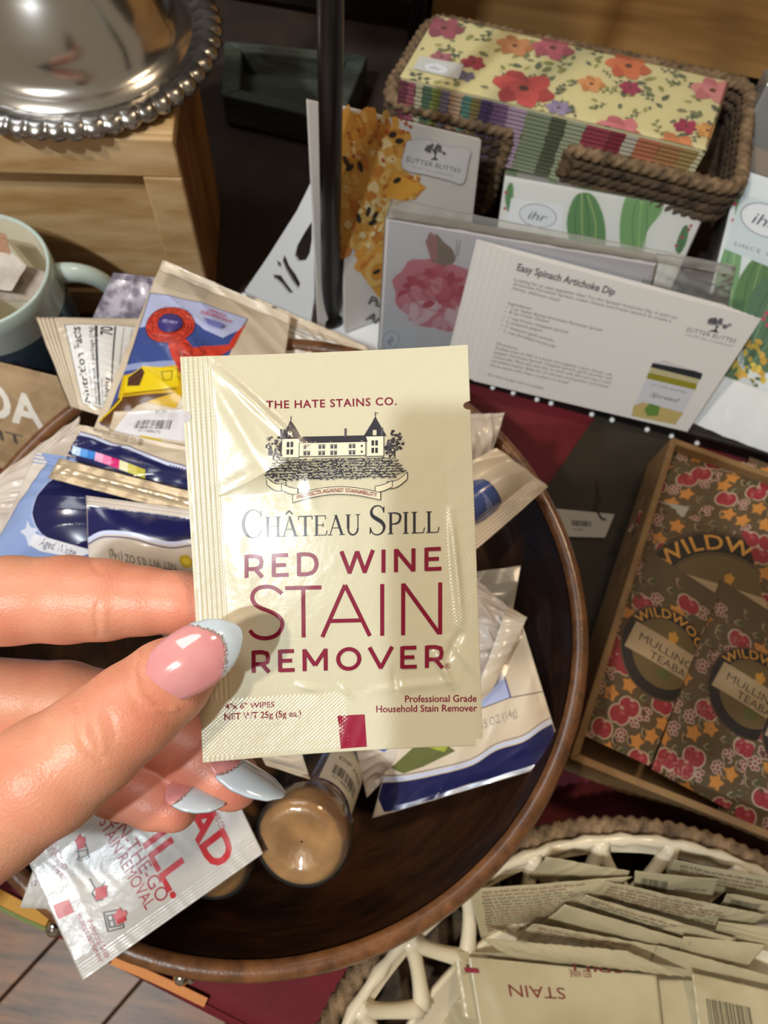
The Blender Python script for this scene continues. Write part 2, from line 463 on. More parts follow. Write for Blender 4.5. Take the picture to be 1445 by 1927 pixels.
wall_m = wood('wall_board_wood', 'c09158', '8d6334', (1.0, 14, 9), 2.2, 0.55)
wl = MB().box((-1.2, 0.70, -0.75), (1.6, 0.72, 1.2)).build('wall_back', mat('wall_backing', '2a1c10', 0.8)); wl['kind'] = 'structure'
for i in range(4):
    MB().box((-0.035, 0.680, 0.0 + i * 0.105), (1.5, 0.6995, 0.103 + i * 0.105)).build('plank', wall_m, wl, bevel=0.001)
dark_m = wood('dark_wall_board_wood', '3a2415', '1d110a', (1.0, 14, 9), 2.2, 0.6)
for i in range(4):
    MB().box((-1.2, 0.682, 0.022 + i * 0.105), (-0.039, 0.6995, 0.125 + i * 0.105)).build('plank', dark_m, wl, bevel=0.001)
bb = MB().box((-1.2, 0.672, 0.0), (-0.04, 0.6815, 0.020)).build('trim_1', mat('dark_trim_paint', '1a120c', 0.6)); bb['kind'] = 'structure'

# table under the cloth
e0 = W(60, 1722, 0); e1 = W(390, 1890, 0); ed = e1 - e0; ed /= np.linalg.norm(ed)
tl = e0 - ed * 0.55; tr = e0 + ed * 0.95
table = thing('display_table', 'wooden display table standing on the plank floor under the dark red cloth', 'table', (0.1, 0.3, -0.749))
MB().hexa([VT(tl, -.03), VT(tr, -.03), (tr[0], .66, -.03), (tl[0], .66, -.03)], [VT(tl, -.004), VT(tr, -.004), (tr[0], .66, -.004), (tl[0], .66, -.004)]).build('table_top', dark_m, table, bevel=.002)
for lx in (tl[0] + .05, tr[0] - .1):
    for ly in (0.05, .58):
        MB().box((lx, ly, -.749), (lx + .05, ly + .05, -.03)).build('leg', dark_m, table, bevel=.003)
# tablecloth: dark back cloth, red cloth over the front, orange and yellow trim with silver beads
cloth_m = mat('black_brown_cloth', '241710', 0.85, color2='2f2015', nscale=40, bump=.4, bscale=500)
red_m = mat('red_table_cloth', '6e0a1a', 0.8, color2='4a0812', nscale=9, bump=.35, bscale=700)
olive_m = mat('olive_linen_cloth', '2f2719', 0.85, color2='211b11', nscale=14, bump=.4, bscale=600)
MB().hexa([VT(tl + [0, .02, 0], -.004), VT(tr + [0, .02, 0], -.004), (tr[0], .665, -.004), (tl[0], .665, -.004)],
          [VT(tl + [0, .02, 0], -.001), VT(tr + [0, .02, 0], -.001), (tr[0], .665, -.001), (tl[0], .665, -.001)]).build('tablecloth', cloth_m).update_tag()
tag(bpy.data.objects['tablecloth'], 'black brown tablecloth covering the table behind the wooden bowl', 'tablecloth')
red = thing('table_runner', 'dark red cloth with orange bead-trimmed front edge under the wooden bowl', 'tablecloth', (0.05, 0.1, 0))
def cloth_grid(p00, p10, p11, p01, z, nx, ny, amp, seed):
    r = np.random.RandomState(seed); k = r.normal(size=(4, 2)) * 14; ph = r.uniform(0, 6, 4); V = []; F = []
    for j in range(ny + 1):
        for i in range(nx + 1):
            u, v = i / nx, j / ny; p = (1-u)*(1-v)*np.array(p00[:2]) + u*(1-v)*np.array(p10[:2]) + u*v*np.array(p11[:2]) + (1-u)*v*np.array(p01[:2])
            w = sum(math.sin(k[q, 0] * p[0] + k[q, 1] * p[1] + ph[q]) for q in range(4)) / 4
            V.append((p[0], p[1], z + amp * (0.5 + 0.5 * w)))
    for j in range(ny):
        for i in range(nx):
            a = j * (nx + 1) + i; F.append([a, a + 1, a + nx + 2, a + nx + 1])
    return V, F
back0 = W(700, 640, 0); back1 = W(1175, 735, 0); 
V, Fc = cloth_grid(tl, tr, (tr[0], .305), (tl[0], .305), 0.0, 90, 40, .0007, 3)
cl = mesh_obj('cloth', V, Fc, red_m, red, True)
sd = cl.modifiers.new('thickness', 'SOLIDIFY'); sd.thickness = .0008; sd.offset = -1
# front hem hanging over the edge
V = []; Fh = []
for i in range(121):
    p = tl + (tr - tl) * i / 120; w = .004 * math.sin(i * .9) + .002 * math.sin(i * 2.3)
    for j, (dy, dz) in enumerate([(0, .0008), (-.004, -.002), (-.006, -.02), (-.008 + w, -.16)]): V.append((p[0], p[1] + dy, dz))
for i in range(120):
    for j in range(3): a = i * 4 + j; Fh.append([a, a + 1, a + 5, a + 4])
mesh_obj('hanging_hem', V, Fh, red_m, red, True)
# ------------------------------------------------------------------ wooden bowl
def uvat(s, px, py):                     # millimetre coordinates on a patch where a sight line meets it
    r = ray(px, py); c0 = sum(s.c) / 4
    P = CAM + r * ((c0 - CAM).dot(s.n) / r.dot(s.n))
    u = v = 0.5
    for _ in range(12):
        Q = (1-u)*(1-v)*s.c[0] + u*(1-v)*s.c[1] + u*v*s.c[2] + (1-u)*v*s.c[3]
        a = (1-v)*(s.c[1]-s.c[0]) + v*(s.c[2]-s.c[3]); b = (1-u)*(s.c[3]-s.c[0]) + u*(s.c[2]-s.c[1])
        sol = np.linalg.lstsq(np.stack([a, b], 1), P - Q, rcond=None)[0]; u += sol[0]; v += sol[1]
    return (u * s.w, v * s.h)
Patch.at = uvat
def PW(*q): return [W(*p) if isinstance(p, tuple) else np.array(p) for p in q]

BC = np.array([-0.0470, 0.0905, 0.0])
bowl = thing('wooden_bowl', 'large round dark brown wooden bowl holding snack bags and bottles', 'bowl', (BC[0], BC[1], 0.001))
bowl_in = wood('bowl_dark_wood', '38200f', '1c0f07', (3, 3, 10), 9.0, 0.38, 0.15)
bowl_rim = wood('bowl_rim_wood', '7d5230', '4a2d18', (6, 6, 6), 9.0, 0.35, 0.25)
prof_in = [(0.0005, .012), (.05, .0125), (.085, .017), (.115, .032), (.135, .053), (.1455, .075), (.150, .0885)]
prof_out = [(.1505, .0885), (.1515, .0905), (.1545, .0915), (.1575, .0905), (.1590, .0875), (.1585, .083)]
prof_bot = [(.1580, .083), (.150, .060), (.132, .033), (.105, .012), (.075, .0015), (.0005, .0012)]
MB().lathe(prof_in, BC, 128).build('bowl_interior', bowl_in, bowl, True)
MB().lathe(prof_out, BC, 128).build('rim', bowl_rim, bowl, True)
MB().lathe(prof_bot, BC, 128).build('bowl_exterior', bowl_in, bowl, True)

# ------------------------------------------------------------------ pine box and silver cake stand
zt = 0.15
b1 = W(325, 262, zt); b0 = W(0, 252, zt); b3 = W(378, 25, zt)
fx = (b1 - b0) / np.linalg.norm(b1 - b0); fy = np.cross([0, 0, 1.0], fx)
dep = float((b3 - b1).dot(fy)); wid = 0.22
pine = wood('pine_wood', 'd8bb8e', 'ad8450', (1.2, 8, 8), 4.0, 0.5, 0.1, knots=True)
pine_side = wood('pine_end_wood', 'a9763f', '6b421f', (8, 8, 1.2), 4.0, 0.5)
org = b1 - fx * wid; org[2] = 0
Rb = np.stack([fx, fy, [0, 0, 1.0]], 1)
pb = thing('pine_box', 'honey pine wooden box with a framed front panel under the silver stand', 'box', tuple(org + fx * wid / 2 + fy * dep / 2))
def pbx(lo, hi, name, m, bev=.0012): return MB().box(lo, hi, Rb, org).build(name, m, pb, bevel=bev)
pbx((0, .004, zt - .008), (wid, dep, zt), 'top_board', pine)
pbx((wid - .008, .004, 0.0005), (wid, dep, zt - .008), 'side_board', pine_side)
pbx((0, .004, 0.0005), (.008, dep, zt - .008), 'side_board', pine_side)
pbx((.008, dep - .008, 0.0005), (wid - .008, dep, zt - .008), 'back_board', pine)
pbx((.008, .008, 0.0005), (wid - .008, .012, zt - .008), 'front_panel', pine)
for nm, lo, hi in (('top_rail', (0, 0, zt - .026), (wid, .004, zt - .0005)), ('bottom_rail', (0, 0, .0005), (wid, .004, .025)),
                   ('stile', (wid - .022, 0, .025), (wid, .004, zt - .026)), ('stile', (0, 0, .025), (.022, .004, zt - .026))):
    pbx(lo, hi, nm, pine)
silver = mat('polished_silver', 'd8d6d2', 0.19, 1.0, bump=.10, bscale=25)
silver_d = mat('tarnished_silver', 'b9b6b2', 0.27, 1.0, color2='8a8784', nscale=60)
cc = W(132, 62, zt + .004); cc[2] = zt + .0008
cs = thing('cake_stand', 'polished silver pedestal cake stand foot with a beaded scalloped rim', 'stand', tuple(cc))
MB().lathe([(.0005, .002), (.068, .002), (.070, .004), (.0685, .0075), (.062, .009), (.056, .0135), (.0545, .022), (.050, .031), (.040, .043), (.029, .056), (.020, .074), (.0145, .10), (.012, .15), (.014, .24), (.02, .275), (.02, .28), (.0005, .281)], cc, 96).build('pedestal', silver, cs, True)
def lob(a, k): return 1 + (.030 if 2 <= k <= 6 else .0) * (abs(math.cos(a * 26)) ** .7 - .5)
MB().lathe([(.066, .0008), (.078, .0005), (.083, .0022), (.0845, .0045), (.083, .0075), (.079, .0095), (.074, .0095), (.0705, .0075), (.066, .0062)], cc, 416, rf=lob).build('gadrooned_rim', silver_d, cs, True)
MB().lathe([(.0005, .281), (.08, .283), (.085, .286), (.086, .289), (.08, .287), (.0005, .286)], cc, 64).build('plate', silver, cs, True)

# ------------------------------------------------------------------ blue mug
MC = np.array([-.2525, .2490, 0.0006]); MR = .0415; MH = .100
mug = thing('mug', 'pale aqua mug with dark blue lower body, script lettering and tea bags inside', 'mug', tuple(MC))
aqua = mat('aqua_glaze', 'c3d2ca', 0.22, coat=.4, color2='b2c6c0', nscale=30); cream_g = mat('cream_inner_glaze', 'e2dcc8', .25, coat=.4); blue_g = mat('dark_blue_glaze', '3c5c6c', 0.25, coat=.4, color2='2b4558', nscale=40)
MB().lathe([(.0400, .0980), (.0412, .1000), (.0424, .0985), (.0426, .09), (.0424, .074)], MC, 80).build('cup_rim', aqua, mug, True)
MB().lathe([(.0005, .006), (.034, .006), (.0375, .012), (.0385, .05), (.0395, .09), (.0400, .0980)], MC, 80).build('cup_inside', cream_g, mug, True)
MB().lathe([(.0424, .074), (.0423, .05), (.041, .02), (.0385, .006), (.035, .0), (.0005, .0)], MC, 80).build('glazed_lower_body', blue_g, mug, True)
ha = math.radians(24); hp = []
for i in range(25):
    t = PI / 2 - PI * i / 24 * 1.04
    rr = .0395 + .0300 * max(0, math.cos(t)) ** .8 ; hp.append(MC + np.array([rr * math.cos(ha), rr * math.sin(ha), .055 + .031 * math.sin(t)]))
MB().tube(hp, [.0062 - .0012 * math.sin(PI * i / 24) for i in range(25)], 12).build('handle', aqua, mug, True)
class CylPatch(Patch):
    def __init__(s, c, r, a0, z0, w=60, h=20): s.cc = np.array(c); s.r = r; s.a0 = a0; s.z0 = z0; s.w = w; s.h = h
    def pos(s, x, y, off=0, side=1):
        a = s.a0 + np.asarray(x) / 1000 / s.r; R2 = s.r + off
        return np.stack([s.cc[0] + R2 * np.cos(a), s.cc[1] + R2 * np.sin(a), s.cc[2] + s.z0 + np.asarray(y) / 1000], 1)
pr = Print(CylPatch(MC, .0427, math.radians(-112), .056), L=2)
pr.text('inspire', 0, 0, 9.0, '1c2f38', shear=.35, sp=1.25, weight=-.01, ang=.12).build('script_lettering', PRINT_GLOSS, mug)
paper_w = mat('thin_white_paper', 'c9c2b8', 0.6, color2='a89f96', nscale=60, trans=.0)
tea_m = mat('tea_bag_paper', '8d7f74', 0.8, color2='a59a90', nscale=90, bump=.3, bscale=300)
for i, (cs4, m_, lb) in enumerate([
    (((-60, 560, .086), (90, 572, .085), (88, 512, .094), (-50, 470, .094)), tea_m, 'grey paper tea bag lying flattest inside the aqua mug'),
    (((-40, 540, .095), (22, 548, .096), (50, 500, .102), (-30, 430, .103)), paper_w, 'white crinkled tea bag envelope standing up inside the aqua mug'),
    (((-60, 470, .099), (20, 478, .102), (10, 440, .106), (-60, 425, .106)), mat('brown_tea_label', '9a7358', .7), 'brown tea bag label leaning on the far inner side of the mug')]):
    P_ = Patch(PW(*cs4), bulge=.0015 if i == 0 else .0004, wr=.0007, seed=i, wl=18)
    o = P_.sheet('tea_bag', m_, nx=16, ny=16, th=.0004, smooth=i == 0); tag(o, lb, 'tea bag')

# ------------------------------------------------------------------ pole stand with white cut-out side
blk = mat('black_painted_metal', '0d0c0c', 0.35, color2='171514', nscale=60, spec=.5)
wht = mat('white_enamel', 'dfe3e8', 0.35, coat=.2)
pf = W(622, 602, .006)
st = thing('display_stand', 'white metal display stand with a tall black pole and cut-out side panel', 'stand', (pf[0], pf[1], .001))
MB().tube([(pf[0], pf[1], .006), (pf[0], pf[1], .20), (pf[0], pf[1], .50)], [.0062, .0062, .0062], 24).build('pole', blk, st, True)
MB().lathe([(.0005, .0), (.0085, 0), (.0092, .003), (.0085, .006), (.0062, .009), (.0062, .012)], (pf[0], pf[1], .006), 28).build('pole_foot', blk, st, True)
pb2 = W(775, 118, .02)
MB().tube([(pb2[0], pb2[1], .003), (pb2[0], pb2[1], .50)], .0062, 20).build('back_pole', blk, st, True)
MB().lathe([(.0005, .0), (.0085, 0), (.0092, .003), (.0085, .006), (.0062, .009), (.0062, .012)], (pb2[0], pb2[1], .001), 28).build('pole_foot', blk, st, True)
MB().tube([(pf[0], pf[1], .497), (pb2[0], pb2[1], .497)], .0055, 16).build('top_bar', blk, st, True)
q = PW((455, 560, .0), (560, 690, .0), (735, 680, .0), (700, 560, .0))
MB().hexa([VT(p, .0015) for p in q], [VT(p, .0062) for p in q]).build('base_plate', wht, st, bevel=.001)
# cut-out panel: a plate with real holes
pc = [W(452, 575, .006), W(585, 625, .006)]
hgt = .125
class PanelPatch(Patch): pass
pp = Patch([pc[0], pc[1], pc[1] + np.array([.004, .035, hgt]), pc[0] + np.array([.004, .035, hgt])])
out_px = [(592, 330), (560, 395), (505, 482), (462, 545), (470, 575), (585, 612), (592, 560), (592, 450)]
holes_px = [[(588, 415), (572, 440), (560, 462), (556, 480), (563, 492), (576, 490), (584, 475), (588, 450)],
            [(537, 478), (545, 498), (558, 516), (566, 532), (562, 544), (551, 528), (540, 508), (533, 490)],
            [(515, 515), (530, 517), (540, 532), (552, 548), (558, 552), (545, 552), (532, 536), (518, 524)],
            [(522, 488), (530, 494), (532, 506), (525, 500)]]
out = [pp.at(*p) for p in out_px]; holes = [[pp.at(*p) for p in h] for h in holes_px]
def plate(name, patch, out, holes, th, m, parent):
    loops = [out] + holes; flat = [p for l in loops for p in l]
    tri = tessellate_polygon([[Vector((x, y, 0)) for x, y in l] for l in loops])
    X = np.array(flat); n = len(X); A = patch.pos(X[:, 0], X[:, 1], th / 2); B = patch.pos(X[:, 0], X[:, 1], -th / 2)
    ff = [list(t) for t in tri] + [[n + t[2], n + t[1], n + t[0]] for t in tri]; k = 0
    for l in loops:
        for i in range(len(l)): a, b = k + i, k + (i + 1) % len(l); ff.append([a, b, n + b, n + a])
        k += len(l)
    return mesh_obj(name, np.r_[A, B], ff, m, parent)
plate('cut_out_side_panel', pp, out, holes, .002, wht, st)

# low weathered frame in the shadow at the back
fr = thing('weathered_frame', 'weathered grey green wooden frame lying in shadow behind the black pole', 'frame', tuple(VT(W(500, 210, 0), .0005)))
gg = wood('weathered_green_wood', '4a5046', '23271f', (2, 9, 9), 6, .7)
fq = PW((425, 235, .0), (640, 285, .0), (690, 160, .0), (430, 135, .0)); fc = sum(fq) / 4
ins = [p + (fc - p) * .28 for p in fq]
for i in range(4):
    a, b, c, d = fq[i], fq[(i + 1) % 4], ins[(i + 1) % 4], ins[i]
    MB().hexa([VT(p, .0005) for p in (a, b, c, d)], [VT(p, .028) for p in (a, b, c, d)]).build('frame_rail', gg, fr, bevel=.002)
MB().hexa([VT(p, .0005) for p in ins], [VT(p, .008) for p in ins]).build('inner_panel', gg, fr)
# ------------------------------------------------------------------ the stain remover sachet held in front
dS = 0.165
sc4 = [D(384, 1432, dS), D(907, 1400, dS), D(880, 650, dS + .002), D(343, 675, dS + .001)]
foil = mat('cream_sachet_foil', 'cbc6ac', 0.27, coat=.35, bump=.10, bscale=420, spec=.6)
SP = Patch(sc4, bulge=.0020, seal=(.095, .15), pw=1.7, wr=.00005, seed=11, wl=30)
# creases: main diagonal fold upper left, puckers at the lower right, vertical fold on the right
A_ = SP.at
def cr(px0, py0, px1, py1, wd, am): a, b = A_(px0, py0), A_(px1, py1); return (a[0], a[1], b[0], b[1], wd, am)
SP.creases = [cr(392, 680, 575, 850, 1.3, .0010), cr(395, 700, 500, 880, 2.0, .0007), cr(500, 880, 415, 930, 2.0, -.0006),
              cr(575, 850, 590, 950, 1.6, .0004), cr(846, 960, 868, 1180, .9, .0009), cr(868, 1180, 835, 1250, 1.0, -.0006),
              cr(820, 1225, 850, 1290, 1.0, .0009), cr(740, 1255, 745, 1300, .8, -.0006), cr(640, 1290, 660, 1310, .8, .0005),
              cr(430, 980, 470, 1150, 3.0, .0003), cr(560, 1290, 600, 1300, .8, .0005), cr(845, 1200, 895, 1270, .9, .0005), cr(700, 1300, 860, 1280, 1.2, .0004)]
_x0 = A_(400, 800)[0]; _ya, _yb, _yc = A_(400, 690)[1], A_(480, 875)[1], A_(420, 935)[1]
def facet(u, v):                         # stiff fold beside the left seal
    x, y = u * SP.w, v * SP.h
    wdt = np.where(y > _yb, np.clip((_ya - y) / (_ya - _yb), 0, 1), np.clip((y - _yc) / (_yb - _yc), 0, 1)) * 17.0
    t = np.clip(x - _x0, 0, None); return .00016 * np.minimum(t, wdt) * np.exp(-np.clip(t - wdt, 0, None) / 9.0)
SP.bend = lambda u, v: .0012 * (2 * u - 1) ** 2 - .0006 * np.sin(3 * u + 5 * v) + facet(u, v)
nl = A_(352, 787); nr = A_(880, 764); cut = A_(895, 1400)
def sach_edge(X, Y):
    X = X.copy(); Y = Y.copy()
    for (nx_, ny_, sgn) in ((0.0, nl[1], 1), (SP.w, nr[1], -1)):
        r = 1.35 if sgn > 0 else 1.0; dy = np.abs(Y - ny_); on = dy < r
        depth = np.sqrt(np.maximum(r * r - dy * dy, 0)) * (1.3 if sgn > 0 else 1.6)
        if sgn > 0: X = np.where(on & (X < depth), depth + (X * .0), X)
        else: X = np.where(on & (X > SP.w - depth), SP.w - depth, X)
    # torn corner, lower right
    X = np.where((Y < 1.6) & (X > SP.w - 1.8), np.minimum(X, SP.w - 1.6), X)
    return X, Y
def emboss(X, Y):
    e = np.zeros_like(X)
    cell = np.sin(X * 6.283 / 1.0) * np.sin(Y * 6.283 / .8)
    lft = (X > 1.0) & (X < 7.2); rib = .00010 * np.sin(X * 6.283 / 1.1) + .00004 * cell
    e = np.where(lft, rib, e)
    e = np.where((X > SP.w - 6.5) & (Y > 27) & (Y < 66), .00010 * cell, e)
    e = np.where((Y < 13.5) & (X < SP.w * .52) & (Y > 1.0), .00013 * cell, e)
    e = np.where((Y < 13.5) & (X >= SP.w * .52) & (Y > 1.0), .00003 * cell, e)
    return e
sach = thing('stain_remover_sachet', 'large cream red wine stain remover sachet pinched between thumb and finger', 'packet', tuple(sum(sc4) / 4))
ys = np.unique(np.r_[np.linspace(0, SP.h, 420), np.linspace(nl[1] - 1.4, nl[1] + 1.4, 25), np.linspace(nr[1] - 1.05, nr[1] + 1.05, 21), 1.58, 1.62])
xs = np.unique(np.r_[np.linspace(0, SP.w, 300), SP.w - 1.6, SP.w - 1.82])
SP.sheet('foil_envelope', foil, sach, th=.00016, extra=emboss, edge=sach_edge, xs=xs, ys=ys)
_pos0 = SP.pos
def pos_e(x, y, off=0.0, side=1):
    x = np.asarray(x, float); y = np.asarray(y, float)
    return Patch.pos(SP, x, y, off + .00008 + emboss(x, y) * .9, 1)
class SPat: pass
ink = SPat(); ink.pos = pos_e; ink.w = SP.w; ink.h = SP.h
MAR = '7d1230'; BLK = '2b2a33'
def Pxy(px, py): return A_(px, py)
mmpx = SP.w / 537.0                       # millimetres per photo pixel on the sachet
P1 = Print(ink, L=1.2, base=7e-5, step=3e-6)
tl_, tr_ = Pxy(503, 771), Pxy(746, 763)
def tline(pr, s, p0, p1, capx, col, **k):
    a, b = Pxy(*p0), Pxy(*p1); ang = math.atan2(b[1] - a[1], b[0] - a[0])
    pr.text(s, a[0], a[1], capx * mmpx, col, ang=ang, width=math.hypot(b[0] - a[0], b[1] - a[1]), **k)
P0 = Print(ink, L=1.2, base=7e-5, step=3e-6); tline(P0, 'THE HATE STAINS CO.', (503, 771), (746, 762), 15, MAR, weight=.016, sp=1.12)
# thin letters of STAIN as strokes
def lp(x, y): # letter box: px from (470..832), y 0..1 cap height
    bx = 470 + x; by = 1201 - 0.034 * x * .75; return Pxy(bx, by - y * 97)
sw = 7.6 * mmpx
S = [(62, .86), (54, .93), (44, .985), (32, 1.0), (19, .98), (9, .90), (6, .78), (11, .67), (22, .59), (36, .53), (50, .46), (60, .36), (62, .24), (56, .11), (45, .03), (31, .0), (17, .02), (7, .08), (1, .16)]
def smooth(pts, n=4):
    P = np.array(pts, float); out = []
    for i in range(len(P) - 1):
        p0, p1, p2, p3 = P[max(i - 1, 0)], P[i], P[i + 1], P[min(i + 2, len(P) - 1)]
        for t in np.linspace(0, 1, n, endpoint=False):
            out.append(.5 * (2 * p1 + (p2 - p0) * t + (2 * p0 - 5 * p1 + 4 * p2 - p3) * t * t + (3 * p1 - p0 - 3 * p2 + p3) * t ** 3))
    out.append(P[-1]); return [tuple(p) for p in out]
P1.line([lp(x, y) for x, y in smooth(S)], sw, MAR)
for seg in ([(68, .965), (136, .965)], [(102, 1.0), (102, 0)], [(137, 0), (180, 1.0)], [(180, 1.0), (226, 0)], [(153, .31), (211, .31)],
            [(249, 1.0), (249, 0)], [(288, 0), (288, 1.0)], [(288, .99), (355, .02)], [(357, 0), (357, 1.0)]):
    P1.line([lp(*p) for p in seg], sw, MAR)
def strokes_word(word, x0, y0, x1, y1, cap, w, gap):
    G = {'R': (.80, [[(.1, 0), (.1, 1)], [(.1, .93), (.46, .93), (.66, .86), (.71, .66), (.66, .46), (.46, .38), (.1, .38)], [(.46, .36), (.74, 0)]]),
         'E': (.72, [[(.1, 0), (.1, 1)], [(.1, .93), (.68, .93)], [(.1, .5), (.6, .5)], [(.1, .07), (.70, .07)]]),
         'D': (.92, [[(.1, .0), (.1, 1.0)], smooth([(.1, .93), (.42, .93), (.70, .82), (.81, .5), (.70, .18), (.42, .07), (.1, .07)], 3)]),
         'W': (1.30, [[(.02, 1), (.36, .03)], [(.34, .03), (.65, .97)], [(.65, .97), (.96, .03)], [(.94, .03), (1.28, 1)]]), 'I': (.20, [[(.1, 0), (.1, 1)]]),
         'N': (.92, [[(.1, 0), (.1, 1)], [(.1, .97), (.80, .03)], [(.80, 0), (.80, 1)]]),
         'M': (1.10, [[(.1, 0), (.1, 1)], [(.1, .95), (.54, .25)], [(.54, .25), (.98, .95)], [(.98, 0), (.98, 1)]]),
         'O': (1.08, [[(.54 + .44 * math.cos(2 * PI * i / 28), .5 + .45 * math.sin(2 * PI * i / 28)) for i in range(29)]]),
         'V': (.98, [[(.02, 1), (.50, .03)], [(.48, .03), (.96, 1)]]), ' ': (.26, [])}
    tot = sum(G[c][0] for c in word) + gap * (len(word) - 1); k = (x1 - x0) / (tot * cap); x = x0
    for c in word:
        for st_ in G[c][1]:
            P1.line([Pxy(x + a * cap * k, y0 + (x + a * cap * k - x0) * (y1 - y0) / (x1 - x0) - b * cap) for a, b in st_], w * mmpx, MAR)
        x += (G[c][0] + gap) * cap * k
strokes_word('RED WINE', 461, 1087, 830, 1072, 43, 7.4, .30)
strokes_word('REMOVER', 473, 1266, 834, 1254, 42, 7.4, .30)
# crimson square
P1.build('maroon_lettering', mat('printed_sachet_ink', attr=True, rough=.3, coat=.35), sach, label='maroon printed lettering')
P0.build('company_lettering', mat('printed_sachet_ink'), sach)
P5 = Print(ink, L=1.2, base=7e-5, step=3e-6)
tline(P5, '®', (835, 1256), (846, 1256), 10, MAR)
tline(P5, '4"x 6" WIPES', (424, 1334), (516, 1331), 10, MAR, weight=.01)
tline(P5, 'NET WT 25g (5g ea.)', (423, 1354), (566, 1349), 12, MAR, weight=.01)
tline(P5, 'Professional Grade', (762, 1321), (895, 1317), 13, MAR, weight=.01)
tline(P5, 'Household Stain Remover', (708, 1341), (896, 1335), 13, MAR, weight=.01)
P5.build('small_print', mat('printed_sachet_ink'), sach)
P4 = Print(ink, L=1.2, base=7e-5); P4.poly([Pxy(635, 1348), Pxy(686, 1345), Pxy(690, 1406), Pxy(641, 1410)], '8e1233')
P4.build('crimson_square', mat('printed_sachet_ink'), sach)
# serif lettering CHATEAU SPILL as thick and thin strokes
P2 = Print(ink, L=1.2, base=7e-5, step=1.0e-6)
def serif_word(word, x0, y0, slope, cap, big):
    x = x0
    def put(gx, gy, H): return Pxy(x + gx * H, y0 + (x + gx * H - x0) * slope - gy * H)
    TK, TN, SL = .115, .035, .20
    for i, ch in enumerate(word):
        H = big if i == 0 else cap
        t = lambda: TK * H * mmpx * (.85 if i == 0 else 1.0)
        thin = TN * H * mmpx * 1.15
        def ln(p, w): P2.line([put(a, b, H) for a, b in p], w, BLK)
        def stem(cx, w=None, top=True, bot=True, y1=1.0):
            ln([(cx, .01), (cx, y1 - .01)], w or t())
            if bot: ln([(cx - .13, .018), (cx + .13, .018)], thin)
            if top: ln([(cx - .13, y1 - .018), (cx + .13, y1 - .018)], thin)
        if ch == 'C':
            n = 30; pts = []; ws = []
            for j in range(n + 1):
                a = math.radians(38 + (322 - 38) * j / n); pts.append((.42 + .36 * math.cos(a), .5 + .51 * math.sin(a))); ws.append((TN + (TK * 1.1 - TN) * max(0, -math.cos(a)) ** 1.1) * H * mmpx)
            P2.line([put(a, b, H) for a, b in pts], ws, BLK); ln([(.715, .98), (.70, .72)], thin); ln([(.74, .20), (.70, .26)], thin); adv = .86
        elif ch == 'H': stem(.18); stem(.70); ln([(.18, .52), (.70, .52)], thin); adv = .88
        elif ch in 'A^':
            ln([(.10, .02), (.40, .98)], thin * 1.1); ln([(.38, 1.0), (.70, .02)], t()); ln([(.20, .36), (.58, .36)], thin)
            ln([(-.01, .018), (.22, .018)], thin); ln([(.56, .018), (.84, .018)], thin)
            if ch == '^': ln([(.20, 1.10), (.38, 1.28)], thin * 1.8); ln([(.37, 1.28), (.55, 1.10)], thin * 1.8)
            adv = .82
        elif ch == 'T': stem(.36, top=False); ln([(.02, .975), (.70, .975)], thin * 1.4); ln([(.03, .98), (.02, .80)], thin); ln([(.69, .98), (.70, .80)], thin); adv = .74
        elif ch == 'E': stem(.18); ln([(.18, .978), (.62, .978)], thin); ln([(.18, .02), (.66, .02)], thin); ln([(.18, .52), (.50, .52)], thin); ln([(.61, .98), (.62, .80)], thin); ln([(.65, .02), (.70, .24)], thin); ln([(.50, .62), (.50, .42)], thin); adv = .74
        elif ch == 'U':
            ln([(.18, 1.0), (.18, .30)], t()); P2.line([put(a, b, H) for a, b in smooth([(.18, .32), (.22, .12), (.40, -.01), (.60, .10), (.66, .32)])], thin * 2.0, BLK); ln([(.66, .30), (.66, .99)], thin * 1.2)
            ln([(.05, .982), (.31, .982)], thin); ln([(.55, .982), (.77, .982)], thin); adv = .86
        elif ch == 'S':
            pts = smooth([(.52, .80), (.46, .94), (.32, 1.01), (.17, .96), (.09, .82), (.13, .66), (.29, .54), (.46, .42), (.54, .26), (.48, .08), (.31, -.01), (.14, .05), (.06, .22)])
            n = len(pts); ws = [(TN + (TK * 1.15 - TN) * math.exp(-((j / n - .5) / .2) ** 2)) * H * mmpx * 1.05 for j in range(n)]
            P2.line([put(a, b, H) for a, b in pts], ws, BLK); ln([(.53, .97), (.52, .76)], thin); ln([(.05, .03), (.06, .26)], thin); adv = .66
        elif ch == 'P':
            stem(.18); P2.line([put(a, b, H) for a, b in smooth([(.18, .975), (.42, .97), (.60, .88), (.62, .72), (.55, .55), (.38, .47), (.18, .47)])], [thin * (1 + 1.6 * math.sin(PI * j / 24)) for j in range(25)], BLK); adv = .70
        elif ch == 'I': stem(.18); adv = .40
        elif ch == 'L': stem(.18); ln([(.18, .02), (.60, .02)], thin); ln([(.60, .02), (.65, .26)], thin); adv = .68
        x += adv * H * (1.0 if i else .96)
serif_word('CH^TEAU', 457, 1012, -.030, 37.5, 51)
serif_word('SPILL', 694, 1006, -.030, 40, 53)
